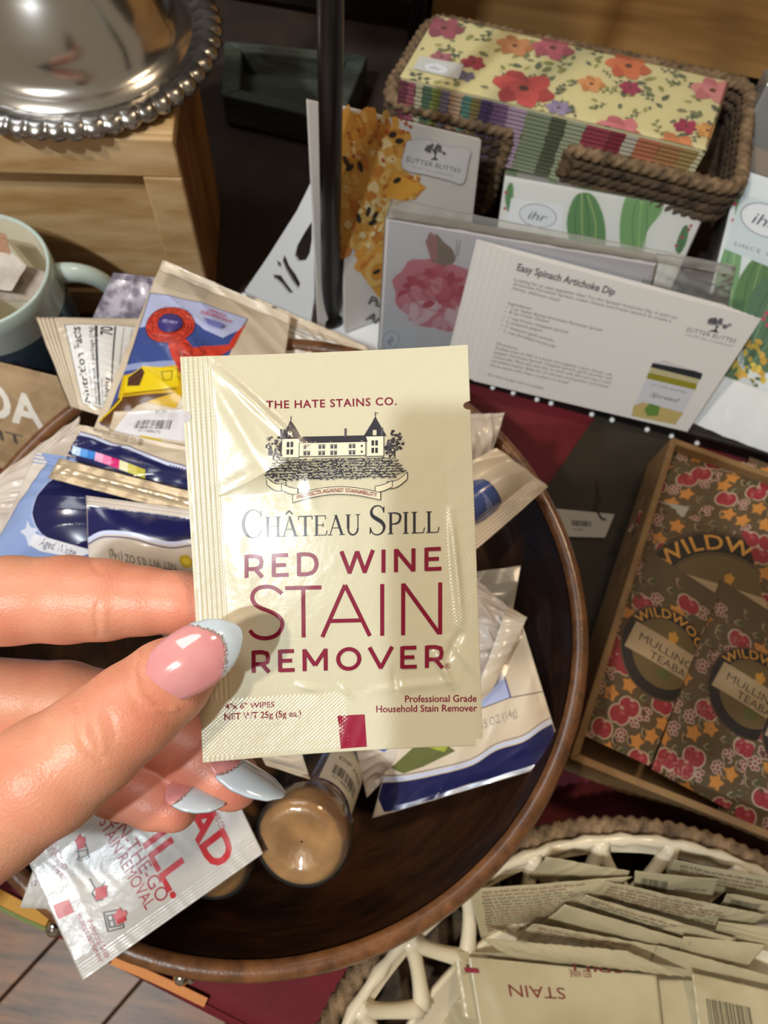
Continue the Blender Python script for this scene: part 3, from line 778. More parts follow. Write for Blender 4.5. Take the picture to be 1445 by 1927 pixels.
# chateau emblem, drawn in photo-pixel units around its base line
def e(x, y): return Pxy(x, y - (x - 633) * .030)
CR = 'cbc6ac'; DK = '33313a'; DK2 = '55525c'
def ep(pts, col): P2.poly([e(*p) for p in pts], col)
def er(x0, y0, x1, y1, col): ep([(x0, y1), (x1, y1), (x1, y0), (x0, y0)], col)
def el(pts, w, col=DK): P2.line([e(*p) for p in pts], w * mmpx, col)
rr_ = random.Random(5)
def tree(cx, cy, r):
    for _ in range(52):
        a = rr_.uniform(0, 6.28); q = r * math.sqrt(rr_.random()); x, y = cx + q * math.cos(a), cy + q * 1.25 * math.sin(a); p = e(x, y)
        P2.ell(p[0], p[1], rr_.uniform(1.6, 3.6) * mmpx, rr_.uniform(1.6, 3.2) * mmpx, rr_.choice([DK, DK, DK2, 'b9b39c']), n=7, up=_ % 6 == 0)
    el([(cx, cy + r * 1.1), (cx, cy + r * 1.7)], 3)
tree(519, 838, 16); tree(742, 836, 17); tree(530, 850, 9); tree(733, 850, 9)
er(534, 826, 566, 862, 'e6e0c8'); er(688, 824, 722, 862, 'e6e0c8'); er(566, 832, 690, 860, 'e6e0c8')
ep([(530, 826), (570, 826), (557, 803), (548, 790), (543, 803)], DK); ep([(684, 824), (727, 824), (712, 798), (706, 786), (700, 798)], DK)
ep([(564, 834), (692, 834), (688, 822), (572, 822)], DK); el([(549, 790), (549, 782)], 1.3); el([(706, 786), (706, 778)], 1.3); el([(706, 779), (711, 781)], 1.2)
for x in (532, 538, 718, 650): er(x - 1.5, 808 if x != 650 else 808, x + 2.5, 824, DK2)
for x0, y0, x1, y1 in [(534, 826, 566, 862), (688, 824, 722, 862), (566, 834, 690, 860)]: el([(x0, y0), (x1, y0), (x1, y1), (x0, y1), (x0, y0)], 1.3)
for x in (545, 557 - 2): pass
for (cx) in (549, 705):
    er(cx - 4, 812, cx + 4, 823, 'cfc8b0'); el([(cx - 4, 812), (cx + 4, 812), (cx + 4, 823), (cx - 4, 823), (cx - 4, 812)], 1.1)
    for yy in (832, 846): er(cx - 6, yy, cx - 1, yy + 10, DK); er(cx + 1, yy, cx + 6, yy + 10, DK)
for cx in (580, 607, 629, 663):
    for yy in (839, 851): er(cx - 6, yy, cx - .8, yy + 7, DK2); er(cx + .8, yy, cx + 6, yy + 7, DK2); el([(cx - 7, yy - 1), (cx + 7, yy - 1)], .9)
for yy in (842, 853): p = e(681, yy); P2.ell(p[0], p[1], 2.2 * mmpx, 2.2 * mmpx, DK, n=8)
for rw in range(8):
    y = 866 + rw * 4.9; hw = 112 + rw * 3.4 - max(0, rw - 5) * 12; x = 633 - hw
    el([(633 - hw, y), (633, y - 1.5), (633 + hw, y + .5)], 1.5 if rw % 2 else 1.0, DK)
    while x < 633 + hw:
        p = e(x, y + rr_.uniform(-1.2, 2.6)); P2.ell(p[0], p[1], rr_.uniform(1.0, 2.4 + rw * .1) * mmpx, rr_.uniform(.8, 2.0) * mmpx, rr_.choice([DK, DK, DK2, 'a8a28c']), n=6, up=False); x += rr_.uniform(1.9, 3.4)
    P2.up()
def wave(x0, y0, x1, y1, sag, n=14): return [(x0 + (x1 - x0) * i / n, y0 + (y1 - y0) * i / n + sag * math.sin(PI * i / n)) for i in range(n + 1)]
def ribbon(x0, x1, yl, yr, h, sag, col='ddd6ba'):
    a = wave(x0, yl, x1, yr, sag); b = wave(x1, yr + h, x0, yl + h, sag); ep(a + b, col); el(a, 1.4); el(b, 1.4); el([a[0], b[-1]], 1.4); el([a[-1], b[0]], 1.4)
ribbon(505, 540, 896, 906, 13, 7); ribbon(728, 766, 910, 893, 13, 6); ribbon(532, 562, 908, 918, 12, 2); ribbon(706, 738, 918, 908, 12, 2)
ribbon(553, 716, 930, 930, 14, -13, 'e0d9be')
P2.build('chateau_emblem', mat('printed_sachet_ink'), sach, label='black line drawing of a country house over serif lettering')
P3 = Print(ink, L=1.0, base=8e-4, step=2e-6)
a, b = e(561, 938), e(709, 938)
P3.text('PROTECTS AGAINST STAINABILITY', a[0], a[1], 7.6 * mmpx, MAR, ang=math.atan2(b[1]-a[1], b[0]-a[0]), width=math.hypot(b[0]-a[0], b[1]-a[1]), weight=.01,
        warp=lambda V: np.stack([V[:, 0], V[:, 1] + 11 * mmpx * np.sin(PI * np.clip(V[:, 0] / (148 * mmpx), 0, 1))], 1))
P3.build('banner_lettering', mat('printed_sachet_ink'), sach)
# ------------------------------------------------------------------ the hand
def caps(P, a, b, ra, rb):
    ab = b - a; t = np.clip(((P - a) @ ab) / ab.dot(ab), 0, 1)
    return np.linalg.norm(P - a - t[:, None] * ab, axis=1) - (ra + (rb - ra) * t)
def smin(a, b, k):
    h = np.clip(.5 + .5 * (b - a) / k, 0, 1); return b + (a - b) * h - k * h * (1 - h)
HJ = dict(
    thumb=[(-420, 1800, .172, .020), (-170, 1640, .154, .0150), (-20, 1530, .149, .0127), (90, 1458, .148, .0119), (172, 1398, .1485, .0106), (250, 1336, .1505, .0097), (318, 1281, .1535, .0088), (372, 1238, .1568, .0062), (392, 1222, .1585, .0048)],
    index=[(-300, 1190, .190, .0125), (-120, 1140, .181, .0112), (20, 1130, .1785, .0106), (130, 1128, .1775, .0104), (200, 1129, .1768, .0096), (270, 1131, .1758, .0080), (340, 1134, .1748, .0072), (415, 1138, .1742, .0058)],
    middle=[(-300, 1330, .205, .0125), (-60, 1310, .204, .0112), (120, 1318, .202, .0105), (215, 1335, .1975, .0098), (300, 1372, .192, .0095), (375, 1422, .188, .0085), (428, 1464, .186, .0074), (440, 1474, .1858, .0066)],
    ring=[(-300, 1440, .208, .012), (-80, 1420, .205, .0105), (60, 1430, .200, .0098), (150, 1448, .194, .0090), (225, 1480, .188, .0078), (290, 1507, .186, .0068), (328, 1520, .185, .0060)],
    little=[(-280, 1550, .205, .011), (-120, 1540, .203, .0095), (-20, 1530, .199, .0085), (60, 1512, .195, .0072), (105, 1500, .193, .0062)])
def finger_d(P, js):
    d = None
    for (a, b) in zip(js[:-1], js[1:]):
        c = caps(P, D(*a[:3]), D(*b[:3]), a[3], b[3]); d = c if d is None else smin(d, c, .0022)
    return d
def hand_sdf(P):
    t = finger_d(P, HJ['thumb']); fs = [finger_d(P, HJ[k]) for k in ('index', 'middle', 'ring', 'little')]
    d = fs[0]
    for f in fs[1:]: d = smin(d, f, .0012)
    pal = None
    for a, b, r1, r2 in [((-300, 1190, .190), (-700, 1500, .185), .015, .022), ((-300, 1330, .205), (-700, 1600, .195), .015, .022), ((-300, 1440, .208), (-700, 1700, .20), .014, .022),
                         ((-280, 1550, .205), (-680, 1800, .20), .013, .021), ((-420, 1800, .172), (-700, 1750, .187), .021, .024), ((-300, 1230, .19), (-380, 1700, .175), .011, .016), ((-190, 1420, .1905), (-330, 1560, .185), .009, .014),
                         ((-700, 1650, .19), (-950, 1900, .19), .026, .026)]:
        c = caps(P, D(*a), D(*b), r1, r2); pal = c if pal is None else smin(pal, c, .008)
    d = smin(d, pal, .007)
    return smin(d, t, .0012 + .0) if False else np.minimum(smin(t, pal, .008), d)
def surface_nets(fn, lo, hi, h):
    n = np.ceil((hi - lo) / h).astype(int) + 1
    ax = [lo[i] + h * np.arange(n[i]) for i in range(3)]
    G = np.empty(n, np.float32)
    YY, ZZ = np.meshgrid(ax[1], ax[2], indexing='ij'); YZ = np.stack([YY.ravel(), ZZ.ravel()], 1)
    # coarse pass keeps the fine pass to the cells near the surface
    st = 4; nc = [np.arange(0, n[i], st) for i in range(3)]
    cx, cy, cz = np.meshgrid(*[ax[i][np.minimum(nc[i] + st // 2, n[i] - 1)] for i in range(3)], indexing='ij')
    cg = fn(np.stack([cx.ravel(), cy.ravel(), cz.ravel()], 1)).reshape(cx.shape)
    G = np.repeat(np.repeat(np.repeat(cg, st, 0), st, 1), st, 2)[:n[0], :n[1], :n[2]].copy()
    near = np.abs(G) < h * st * 2.0
    idx = np.argwhere(near); pts = lo + idx * h
    vals = np.concatenate([fn(pts[i:i + 400000]) for i in range(0, len(pts), 400000)]); G[near] = vals
    s = G < 0
    V = np.zeros((0, 3)); acc = np.zeros(tuple(n - 1) + (3,)); cnt = np.zeros(tuple(n - 1))
    for a in range(3):
        o1, o2 = [(1, 2), (0, 2), (0, 1)][a]
        for d1 in (0, 1):
            for d2 in (0, 1):
                sl0 = [slice(0, n[i] - 1) for i in range(3)]; sl1 = list(sl0)
                sl0[o1] = slice(d1, n[o1] - 1 + d1); sl0[o2] = slice(d2, n[o2] - 1 + d2); sl1[o1] = sl0[o1]; sl1[o2] = sl0[o2]; sl1[a] = slice(1, n[a])
                g0 = G[tuple(sl0)]; g1 = G[tuple(sl1)]; m = (g0 < 0) != (g1 < 0)
                t = np.where(m, g0 / (g0 - g1 + 1e-20), 0)
                acc[..., a] += np.where(m, t, 0); acc[..., o1] += np.where(m, d1, 0); acc[..., o2] += np.where(m, d2, 0); cnt += m
    act = cnt > 0; ci = -np.ones(cnt.shape, int); ci[act] = np.arange(act.sum())
    V = lo + h * (np.argwhere(act) + acc[act] / cnt[act][:, None]); F = []
    for a in range(3):
        b, c = [(1, 2), (2, 0), (0, 1)][a]
        sl0 = [slice(1, n[i] - 1) for i in range(3)]; sl1 = list(sl0); sl0[a] = slice(0, n[a] - 1); sl1[a] = slice(1, n[a])
        s0 = s[tuple(sl0)]; s1 = s[tuple(sl1)]
        for flip in (False, True):
            m = (s0 & ~s1) if not flip else (~s0 & s1)
            I = np.argwhere(m); off = np.ones(3, int); off[a] = 0; I = I + off
            def cell(db, dc): J = I.copy(); J[:, b] -= db; J[:, c] -= dc; return ci[J[:, 0], J[:, 1], J[:, 2]]
            q = np.stack([cell(1, 1), cell(0, 1), cell(0, 0), cell(1, 0)], 1)
            F.append(q if not flip else q[:, ::-1])
    return V, np.concatenate(F)
_pts = np.array([D(*j[:3]) for k in HJ for j in HJ[k]] + [D(-700, 1500, .185), D(-950, 1900, .19)])
lo = _pts.min(0) - .03; hi = _pts.max(0) + .016
HV, HF = surface_nets(hand_sdf, lo, hi, .00062)
# light smoothing, then creases pressed in
def lap(V, F, it):
    E_ = np.concatenate([F[:, [0, 1]], F[:, [1, 2]], F[:, [2, 3]], F[:, [3, 0]]]); 
    for _ in range(it):
        A = np.zeros_like(V); c = np.zeros(len(V)); np.add.at(A, E_[:, 0], V[E_[:, 1]]); np.add.at(A, E_[:, 1], V[E_[:, 0]]); np.add.at(c, E_[:, 0], 1); np.add.at(c, E_[:, 1], 1)
        V = V * .45 + .55 * A / c[:, None]
    return V
HV = lap(HV, HF, 5)
def vnorm(V, F):
    n = np.cross(V[F[:, 2]] - V[F[:, 0]], V[F[:, 3]] - V[F[:, 1]]); N = np.zeros_like(V)
    for k in range(4): np.add.at(N, F[:, k], n)
    return N / (np.linalg.norm(N, axis=1)[:, None] + 1e-12)
HN = vnorm(HV, HF)
if np.mean(np.einsum('ij,ij->i', HN, HV - HV.mean(0))) < 0: HF = HF[:, ::-1]; HN = -HN
cv = (HV - CAM) @ ROT; ppx = CX - F_PX * cv[:, 0] / cv[:, 2]; ppy = CY + F_PX * cv[:, 1] / cv[:, 2]
facing = np.clip(-np.einsum('ij,ij->i', HN, (HV - CAM) / np.linalg.norm(HV - CAM, axis=1)[:, None]) * 2, 0, 1)
isT = finger_d(HV, HJ['thumb']) < .0015; isI = finger_d(HV, HJ['index']) < .0015
isM = finger_d(HV, HJ['middle']) < .0015; isR = finger_d(HV, HJ['ring']) < .0015
for msk, pl, wd, am in [
    (isT, [(146, 1328), (145, 1360), (152, 1392), (170, 1418), (192, 1432)], 4.0, -.00042), (isT, [(203, 1340), (213, 1362), (216, 1390)], 4.5, -.00022),
    (isT, [(160, 1345), (160, 1380), (172, 1402)], 9, .00022), (isT, [(178, 1340), (190, 1375), (195, 1410)], 8, .00025), (isT, [(88, 1365), (84, 1395), (90, 1420)], 6, -.00018), (isT, [(120, 1340), (116, 1390)], 5, -.00012),
    (isT, [(262, 1228), (252, 1262), (262, 1305), (290, 1335), (330, 1335)], 5, .00040), (isT, [(240, 1300), (262, 1340)], 5, -.00012),
    (isI, [(184, 1135), (180, 1165), (184, 1195)], 4, -.00028), (isI, [(168, 1045), (172, 1060), (185, 1075)], 5, -.00022), (isI, [(196, 1150), (196, 1185)], 6, .00018), (isI, [(60, 1060), (50, 1120)], 9, -.00012),
    (isM, [(300, 1390), (312, 1420), (310, 1450)], 4, -.00025), (isR, [(228, 1450), (232, 1490)], 4, -.00022)]:
    best = np.full(len(HV), 1e9)
    for (x0, y0), (x1, y1) in zip(pl[:-1], pl[1:]):
        dx, dy = x1 - x0, y1 - y0; t = np.clip(((ppx - x0) * dx + (ppy - y0) * dy) / (dx * dx + dy * dy), 0, 1)
        best = np.minimum(best, np.hypot(ppx - x0 - t * dx, ppy - y0 - t * dy))
    HV = HV + HN * (am * np.exp(-(best / wd) ** 2) * facing * msk)[:, None]

def skin_material():
    m = bpy.data.materials.new('skin'); m.use_nodes = True; nt = m.node_tree; N = nt.nodes; L = nt.links; b = N['Principled BSDF']
    b.inputs['Roughness'].default_value = .42; b.inputs['Specular IOR Level'].default_value = .42
    b.inputs['Subsurface Weight'].default_value = .35; b.inputs['Subsurface Radius'].default_value = (1, .32, .18); b.inputs['Subsurface Scale'].default_value = .0035
    tc = N.new('ShaderNodeTexCoord')
    n = N.new('ShaderNodeTexNoise'); n.inputs['Scale'].default_value = 55; n.inputs['Detail'].default_value = 3; L.new(tc.outputs['Object'], n.inputs['Vector'])
    rp = N.new('ShaderNodeValToRGB'); rp.color_ramp.elements[0].position = .35; rp.color_ramp.elements[1].position = .68
    rp.color_ramp.elements[0].color = C('d68c70'); rp.color_ramp.elements[1].color = C('dda283'); L.new(n.outputs['Fac'], rp.inputs[0])
    at = N.new('ShaderNodeAttribute'); at.attribute_name = 'Col'
    mx = N.new('ShaderNodeMix'); mx.data_type = 'RGBA'; mx.blend_type = 'MULTIPLY'; mx.inputs[0].default_value = 1
    L.new(rp.outputs[0], mx.inputs[6]); L.new(at.outputs['Color'], mx.inputs[7]); L.new(mx.outputs[2], b.inputs['Base Color'])
    n2 = N.new('ShaderNodeTexNoise'); n2.inputs['Scale'].default_value = 420; n2.inputs['Detail'].default_value = 4; L.new(tc.outputs['Object'], n2.inputs['Vector'])
    v = N.new('ShaderNodeTexVoronoi'); v.inputs['Scale'].default_value = 1500; L.new(tc.outputs['Object'], v.inputs['Vector'])
    ad = N.new('ShaderNodeMath'); ad.operation = 'ADD'; L.new(n2.outputs['Fac'], ad.inputs[0]); L.new(v.outputs['Distance'], ad.inputs[1])
    bp = N.new('ShaderNodeBump'); bp.inputs['Strength'].default_value = .22; bp.inputs['Distance'].default_value = .0003; L.new(ad.outputs[0], bp.inputs['Height']); L.new(bp.outputs[0], b.inputs['Normal'])
    return m
# fingertips are pinker than the rest of the hand
tipc = np.zeros(len(HV))
for k, w in (('thumb', .7), ('index', .9), ('middle', 1.0), ('ring', 1.0)):
    j = HJ[k][-1]; tipc = np.maximum(tipc, w * np.exp(-(np.linalg.norm(HV - D(*j[:3]), axis=1) / .016) ** 2))
cols = np.ones((len(HV), 4)); cols[:, 1] -= .16 * tipc; cols[:, 2] -= .10 * tipc
hand = thing('hand', 'left hand pinching the cream sachet between thumb and forefinger, long pale nails', 'hand', tuple(D(100, 1400, .16)))
hb = mesh_obj('hand_skin', HV, HF, skin_material(), hand, True, cols=cols)

nail_pink = mat('pink_nail', 'd98d90', .12, coat=1.0, color2='dc9a98', nscale=120, sss=.25)
nail_white = mat('pale_blue_nail_tip', 'c9d6e0', .12, coat=1.0, sss=.2)
glit = mat('silver_glitter', 'e8d8d4', .2, .8)
gel = mat('nail_edge_gel', 'c7a07c', .3)
def nail(cl, wid, curv, tip_at, name='nail', smile=.12, n=24, m=16, th=.0007, side=None, glitter=True, lean=0.0):
    """cl: centre line points (px,py,depth); wid: half widths (m) along it"""
    C_ = np.array([D(*p) for p in cl]); ts = np.linspace(0, 1, len(C_)); S_ = np.linspace(0, 1, n + 1)
    Cc = np.stack([np.interp(S_, ts, C_[:, i]) for i in range(3)], 1)
    for _ in range(2): Cc[1:-1] = (Cc[:-2] + 2 * Cc[1:-1] + Cc[2:]) / 4
    Wd = np.interp(S_, np.linspace(0, 1, len(wid)), wid)
    T = np.gradient(Cc, axis=0); T /= np.linalg.norm(T, axis=1)[:, None]
    view = -(Cc - CAM); view /= np.linalg.norm(view, axis=1)[:, None]
    if side is not None: view = view * math.cos(lean) + np.array(side) * math.sin(lean)
    Bn = np.cross(T, view); Bn /= np.linalg.norm(Bn, axis=1)[:, None]; Nn = np.cross(Bn, T)
    def pt(i, t, off): 
        w = Wd[i] * t; return Cc[i] + Bn[i] * w + Nn[i] * (off - (w * w) / (2 * curv))
    root = None; parts = []
    for nm, mt, a, b in (('nail_plate', nail_pink, 0.0, 'x'), ('nail_tip', nail_white, 'x', 1.0)):
        V = []; F = []
        rows = n
        for side_ in (1, -1):
            for i in range(rows + 1):
                for j in range(m + 1):
                    t = -1 + 2 * j / m; x = tip_at + smile * (1 - t * t) - smile * .5
                    s0 = .11 * t * t; s1 = 1 - .03 * t * t; s = s0 + (x - s0) * i / rows if a == 0.0 else x + (s1 - x) * i / rows
                    f = s * n; k = min(int(f), n - 1); fr = f - k
                    V.append(pt(k, t, th * .5 * side_) * (1 - fr) + pt(k + 1, t, th * .5 * side_) * fr)
        N0 = (rows + 1) * (m + 1)
        for i in range(rows):
            for j in range(m):
                q = i * (m + 1) + j; F += [[q, q + 1, q + m + 2, q + m + 1], [N0 + q, N0 + q + m + 1, N0 + q + m + 2, N0 + q + 1]]
        bd = list(range(m + 1)) + [(m + 1) * i + m for i in range(1, rows + 1)] + [(m + 1) * rows + j for j in range(m - 1, -1, -1)] + [(m + 1) * i for i in range(rows - 1, 0, -1)]
        for i in range(len(bd)): p, q = bd[i], bd[(i + 1) % len(bd)]; F.append([q, p, N0 + p, N0 + q])
        if root is None: root = mesh_obj(name, V, F, mt, hand, True, label='glossy rounded fingernail with a pale blue tip')
        else: mesh_obj(nm, V, F, mt, root, True, label='pale blue nail tip')
    if glitter:
        g = MB(); rg = random.Random(4)
        for j in range(46):
            t = -.96 + 1.92 * j / 45; s = tip_at + smile * (1 - t * t) - smile * .5 + rg.uniform(-.012, .012); f = s * n; k = min(int(f), n - 1)
            c = pt(k, t, th * .5) * (1 - f + k) + pt(k + 1, t, th * .5) * (f - k); g.ball(c, rg.uniform(.00016, .00032), 6, 4)
        g.build('glitter_line', glit, root, True, kind='stuff')
    return root
nail([(278, 1288, .1447), (310, 1272, .1441), (350, 1248, .1440), (392, 1222, .1452), (430, 1198, .1478), (452, 1184, .1502)],
     [.0040, .0055, .0063, .0066, .0066, .0063, .0054, .0037, .0010], .0075, .66, smile=.16)
up_r = ROT @ np.array([.55, .80, .0])
nail([(405, 1415, .1815), (440, 1436, .1795), (475, 1458, .1787), (510, 1480, .1785), (536, 1497, .1790)], [.0035, .0052, .0056, .0050, .0036, .0008], .0070, .25, smile=.12, side=up_r, lean=1.12, name='nail')
nail([(318, 1478, .1812), (345, 1484, .1795), (375, 1492, .1787), (402, 1502, .1785), (424, 1512, .1790)], [.0030, .0046, .0050, .0046, .0034, .0008], .0065, .30, smile=.12, side=ROT @ np.array([.35, .92, .0]), lean=1.10, name='nail')

knit = mat('dark_knit_sleeve', '2b2a30', .9, color2='1d1c22', nscale=300, bump=.8, bscale=900)
def sleeve(parent, a, b, r0, r1, mt):
    a, b = np.array(a), np.array(b); d = (b - a) / np.linalg.norm(b - a); pts = [a - d * .004, a, a + d * .012, a + d * .03] + [a + d * (.03 + .05 * i) for i in range(1, 7)]
    rad = [r0 * .93, r0 * 1.06, r0 * 1.08, r0 * 1.02] + [r0 + (r1 - r0) * i / 6 + .0015 * math.sin(i * 2.1) for i in range(1, 7)]
    MB().tube(pts, rad, 40).build('sleeve', mt, parent, True)
_w0, _w1 = D(-700, 1650, .19), D(-950, 1900, .19)
sleeve(hand, _w0 + (_w1 - _w0) * .55, _w1 + (_w1 - _w0) * 2, .030, .046, knit)
# ------------------------------------------------------------------ snack bags in the bowl
BAG = 'snack bags heaped in the wooden bowl'
cream_bag = mat('cream_snack_film', 'cfc2ae', 0.30, coat=.25, color2='c4b49d', nscale=30, bump=.25, bscale=90)
white_bag = mat('white_snack_film', 'cdc4ba', 0.30, coat=.25, color2='bdb1a6', nscale=30, bump=.25, bscale=90)
blue_bag = mat('blue_snack_film', '8aa0cc', 0.26, coat=.35, color2='7d93c2', nscale=25, bump=.25, bscale=90)
back_film = mat('silver_film_back', 'a8a39b', 0.25, .5)
def bag(label, corners, m, bulge=.008, wr=.0010, seed=0, crimp=('T', 'B'), cw=8.0, wl=26, pw=2.0, name='snack_bag', group=BAG, nx=90, ny=90, seal=None, creases=(), flipn=False, ridge=.00028):
    P = Patch(PW(*corners), bulge=bulge, wr=wr, seed=seed, wl=wl, pw=pw)
    P.seal = seal or (0.0, min(.3, cw / P.h)); P.creases = creases
    t = thing(name, label, 'bag' if 'bag' in name else 'packet', tuple(sum(P.c) / 4), group)
    y0 = cw if 'B' in crimp else 0; y1 = P.h - cw if 'T' in crimp else P.h
    P.sheet('film_body', m, t, nx=nx, ny=ny, yr=(y0, y1))
    for c in crimp:
        r = (0, cw) if c == 'B' else (P.h - cw, P.h)
        def ridg(X, Y): return ridge * np.sin(Y * 6.283 / 1.6)
        def zig(X, Y, r=r, c=c):
            e = .5 * np.abs(((X / 1.5) % 1) - .5)
            if c == 'B': Y = np.where(Y < r[0] + .05, Y + e, Y)
            else: Y = np.where(Y > r[1] - .05, Y - e, Y)
            return X, Y
        P.sheet('crimped_seal', m, t, nx=40, ny=28, yr=r, extra=ridg, edge=zig)
    return P, t
def P2T(P, L=1.3, clip=True, m=0.3): return Print(P, L=L, base=2.2e-4, step=1.2e-5, clip=(m, m, P.w - m, P.h - m) if clip else None)
def poly_px(pr, P, pts, col): return pr.poly([P.at(*p) for p in pts], col)
def line_px(pr, P, pts, w, col): return pr.line([P.at(*p) for p in pts], w, col)
def text_px(pr, P, s, p0, p1, size, col, **k):
    a, b = P.at(*p0), P.at(*p1); return pr.text(s, a[0], a[1], size, col, ang=math.atan2(b[1]-a[1], b[0]-a[0]), width=math.hypot(b[0]-a[0], b[1]-a[1]), **k)
def facts(pr, x0, y0, w, h):              # nutrition panel
    pr.rect(x0, y0, x0 + w, y0 + h, 'e3e3e3'); pr.line([(x0, y0), (x0 + w, y0), (x0 + w, y0 + h), (x0, y0 + h), (x0, y0)], .35, '33363f')
    y = y0 + h
    pr.text('Nutrition Facts', x0 + 1, y - 6, 4.0, '2b2c33', weight=.02, width=w - 3); pr.text('About 1 serving per container', x0 + 1, y - 8.6, 1.4, '44454c'); pr.text('Serving size 1 package (14g)', x0 + 1, y - 11.2, 1.7, '33343a', weight=.012, width=w - 3)
    pr.rect(x0 + 1, y - 13.2, x0 + w - 1, y - 12.0, '33343a'); pr.text('Amount per serving', x0 + 1, y - 15.2, 1.3, '44454c')
    pr.text('Calories', x0 + 1, y - 19.2, 3.4, '2b2c33', weight=.02); pr.text('70', x0 + w - 1.5, y - 19.4, 5.0, '2b2c33', align='R', weight=.025)
    pr.rect(x0 + 1, y - 20.8, x0 + w - 1, y - 20.1, '33343a'); yy = y - 23.2
    for s_ in ('Total Fat 3g', 'Saturated Fat 0.5g', 'Trans Fat 0g', 'Cholesterol 0mg', 'Sodium 130mg', 'Total Carbohydrate 9g', 'Dietary Fiber 1g', 'Protein 1g'):
        if yy < y0 + 1: break
        pr.text(s_, x0 + 1, yy, 1.6, '3d3e45'); pr.line([(x0 + 1, yy - .8), (x0 + w - 1, yy - .8)], .18, '55565e'); yy -= 3.3

# floral grey bag behind
Pb, tb = bag('silver grey bag with marbled purple print standing behind the mug handle', [(150, 650, .052), (300, 655, .055), (296, 522, .085), (214, 512, .085)], mat('marbled_grey_film', 'a9a2b0', .35, color2='6d6576', nscale=160, mixf=(.42, .58), bump=.2, bscale=90, coat=.3), .003, seed=3, crimp=('T',), cw=4, group=None)
# nutrition panel bag at the far left
Pn, tn = bag('cream snack bag with a nutrition facts panel, left of the maze bag', [(250, 800, .098), (300, 600, .098), (66, 597, .108), (132, 765, .104)], cream_bag, .006, .0003, seed=5, cw=7, crimp=('T',))
pr = P2T(Pn); a = Pn.at(205, 730); facts(pr, 4, Pn.h * .18, Pn.w - 10, Pn.h * .60)
pr.build('nutrition_panel', PRINT_GLOSS, tn)
# white bag over the rim at left
bag('crumpled white snack bag hanging over the left rim of the bowl', [(-70, 1060, .098), (150, 1000, .096), (150, 782, .103), (-10, 900, .10)], white_bag, .008, .0022, seed=8, cw=6, crimp=('T',))
# nutrition bag right of the maze bag, under the stand
Pc, tc_ = bag('cream snack bag with dark stripe and calorie panel under the black pole', [(430, 790, .080), (745, 800, .075), (690, 652, .082), (480, 560, .088)], cream_bag, .007, .0012, seed=12, cw=5, crimp=('T',))
pr = P2T(Pc)
line_px(pr, Pc, [(522, 572), (495, 600), (474, 632), (455, 680)], 2.2, '40352c')
poly_px(pr, Pc, [(508, 665), (518, 632), (540, 612), (700, 672), (690, 720), (480, 720)], 'd6d2cb'); line_px(pr, Pc, [(508, 665), (518, 632), (540, 612), (700, 672)], .35, '55504c')
for s_, p0, p1, z_ in (('Nutrition Facts', (545, 622), (612, 652), 2.4), ('Amount per serving', (537, 628), (600, 656), 1.5), ('Calories', (530, 640), (580, 662), 2.6), ('Serving size 1 package', (590, 652), (650, 676), 1.5), ('Total Fat 3g', (524, 652), (560, 668), 1.6)):
    text_px(pr, Pc, s_, p0, p1, z_, '3a3836')
pr.build('calorie_panel', PRINT_GLOSS, tc_)
# maze bag
Pm, tm = bag('cream snack bag with a round red maze and yellow chest printed on it', [(150, 870, .118), (500, 905, .115), (548, 596, .092), (306, 489, .102)], cream_bag, .009, .0008, seed=21, cw=7, crimp=('T',), wl=34)
pr = P2T(Pm)
poly_px(pr, Pm, [(283, 556), (300, 562), (466, 606), (462, 616), (430, 690), (345, 745), (330, 780), (225, 755), (185, 792), (192, 800), (240, 690), (268, 605)], '3d4f8f')
poly_px(pr, Pm, [(283, 556), (466, 606), (452, 632), (420, 655), (385, 640), (366, 622), (262, 622), (270, 595)], 'b4bce2')
line_px(pr, Pm, [(240, 690), (268, 605), (283, 556), (330, 568), (400, 588), (466, 606), (440, 660)], .5, '2a2c52')
poly_px(pr, Pm, [(240, 690), (332, 698), (332, 708), (236, 702)], '8f9cc8')
poly_px(pr, Pm, [(232, 710), (340, 706), (352, 750), (332, 782), (222, 752)], 'c9a318')
poly_px(pr, Pm, [(236, 716), (270, 700), (334, 712), (338, 744), (300, 750), (234, 744)], 'e3c81e')
poly_px(pr, Pm, [(242, 716), (268, 702), (274, 712), (264, 736), (240, 732)], '54382a')
for yy in (714, 724): line_px(pr, Pm, [(242, yy + 4), (268, yy - 8)], .35, '2c1c14')
line_px(pr, Pm, [(306, 716), (326, 716), (324, 732), (310, 734), (306, 716)], .5, '7a6a14')
line_px(pr, Pm, [(226, 748), (334, 750)], .5, '4a3a12')
poly_px(pr, Pm, [(222, 752), (330, 756), (260, 770), (205, 808), (186, 792)], '5a3a1e'); line_px(pr, Pm, [(186, 790), (228, 756), (238, 712)], 1.0, 'd9bd1c')
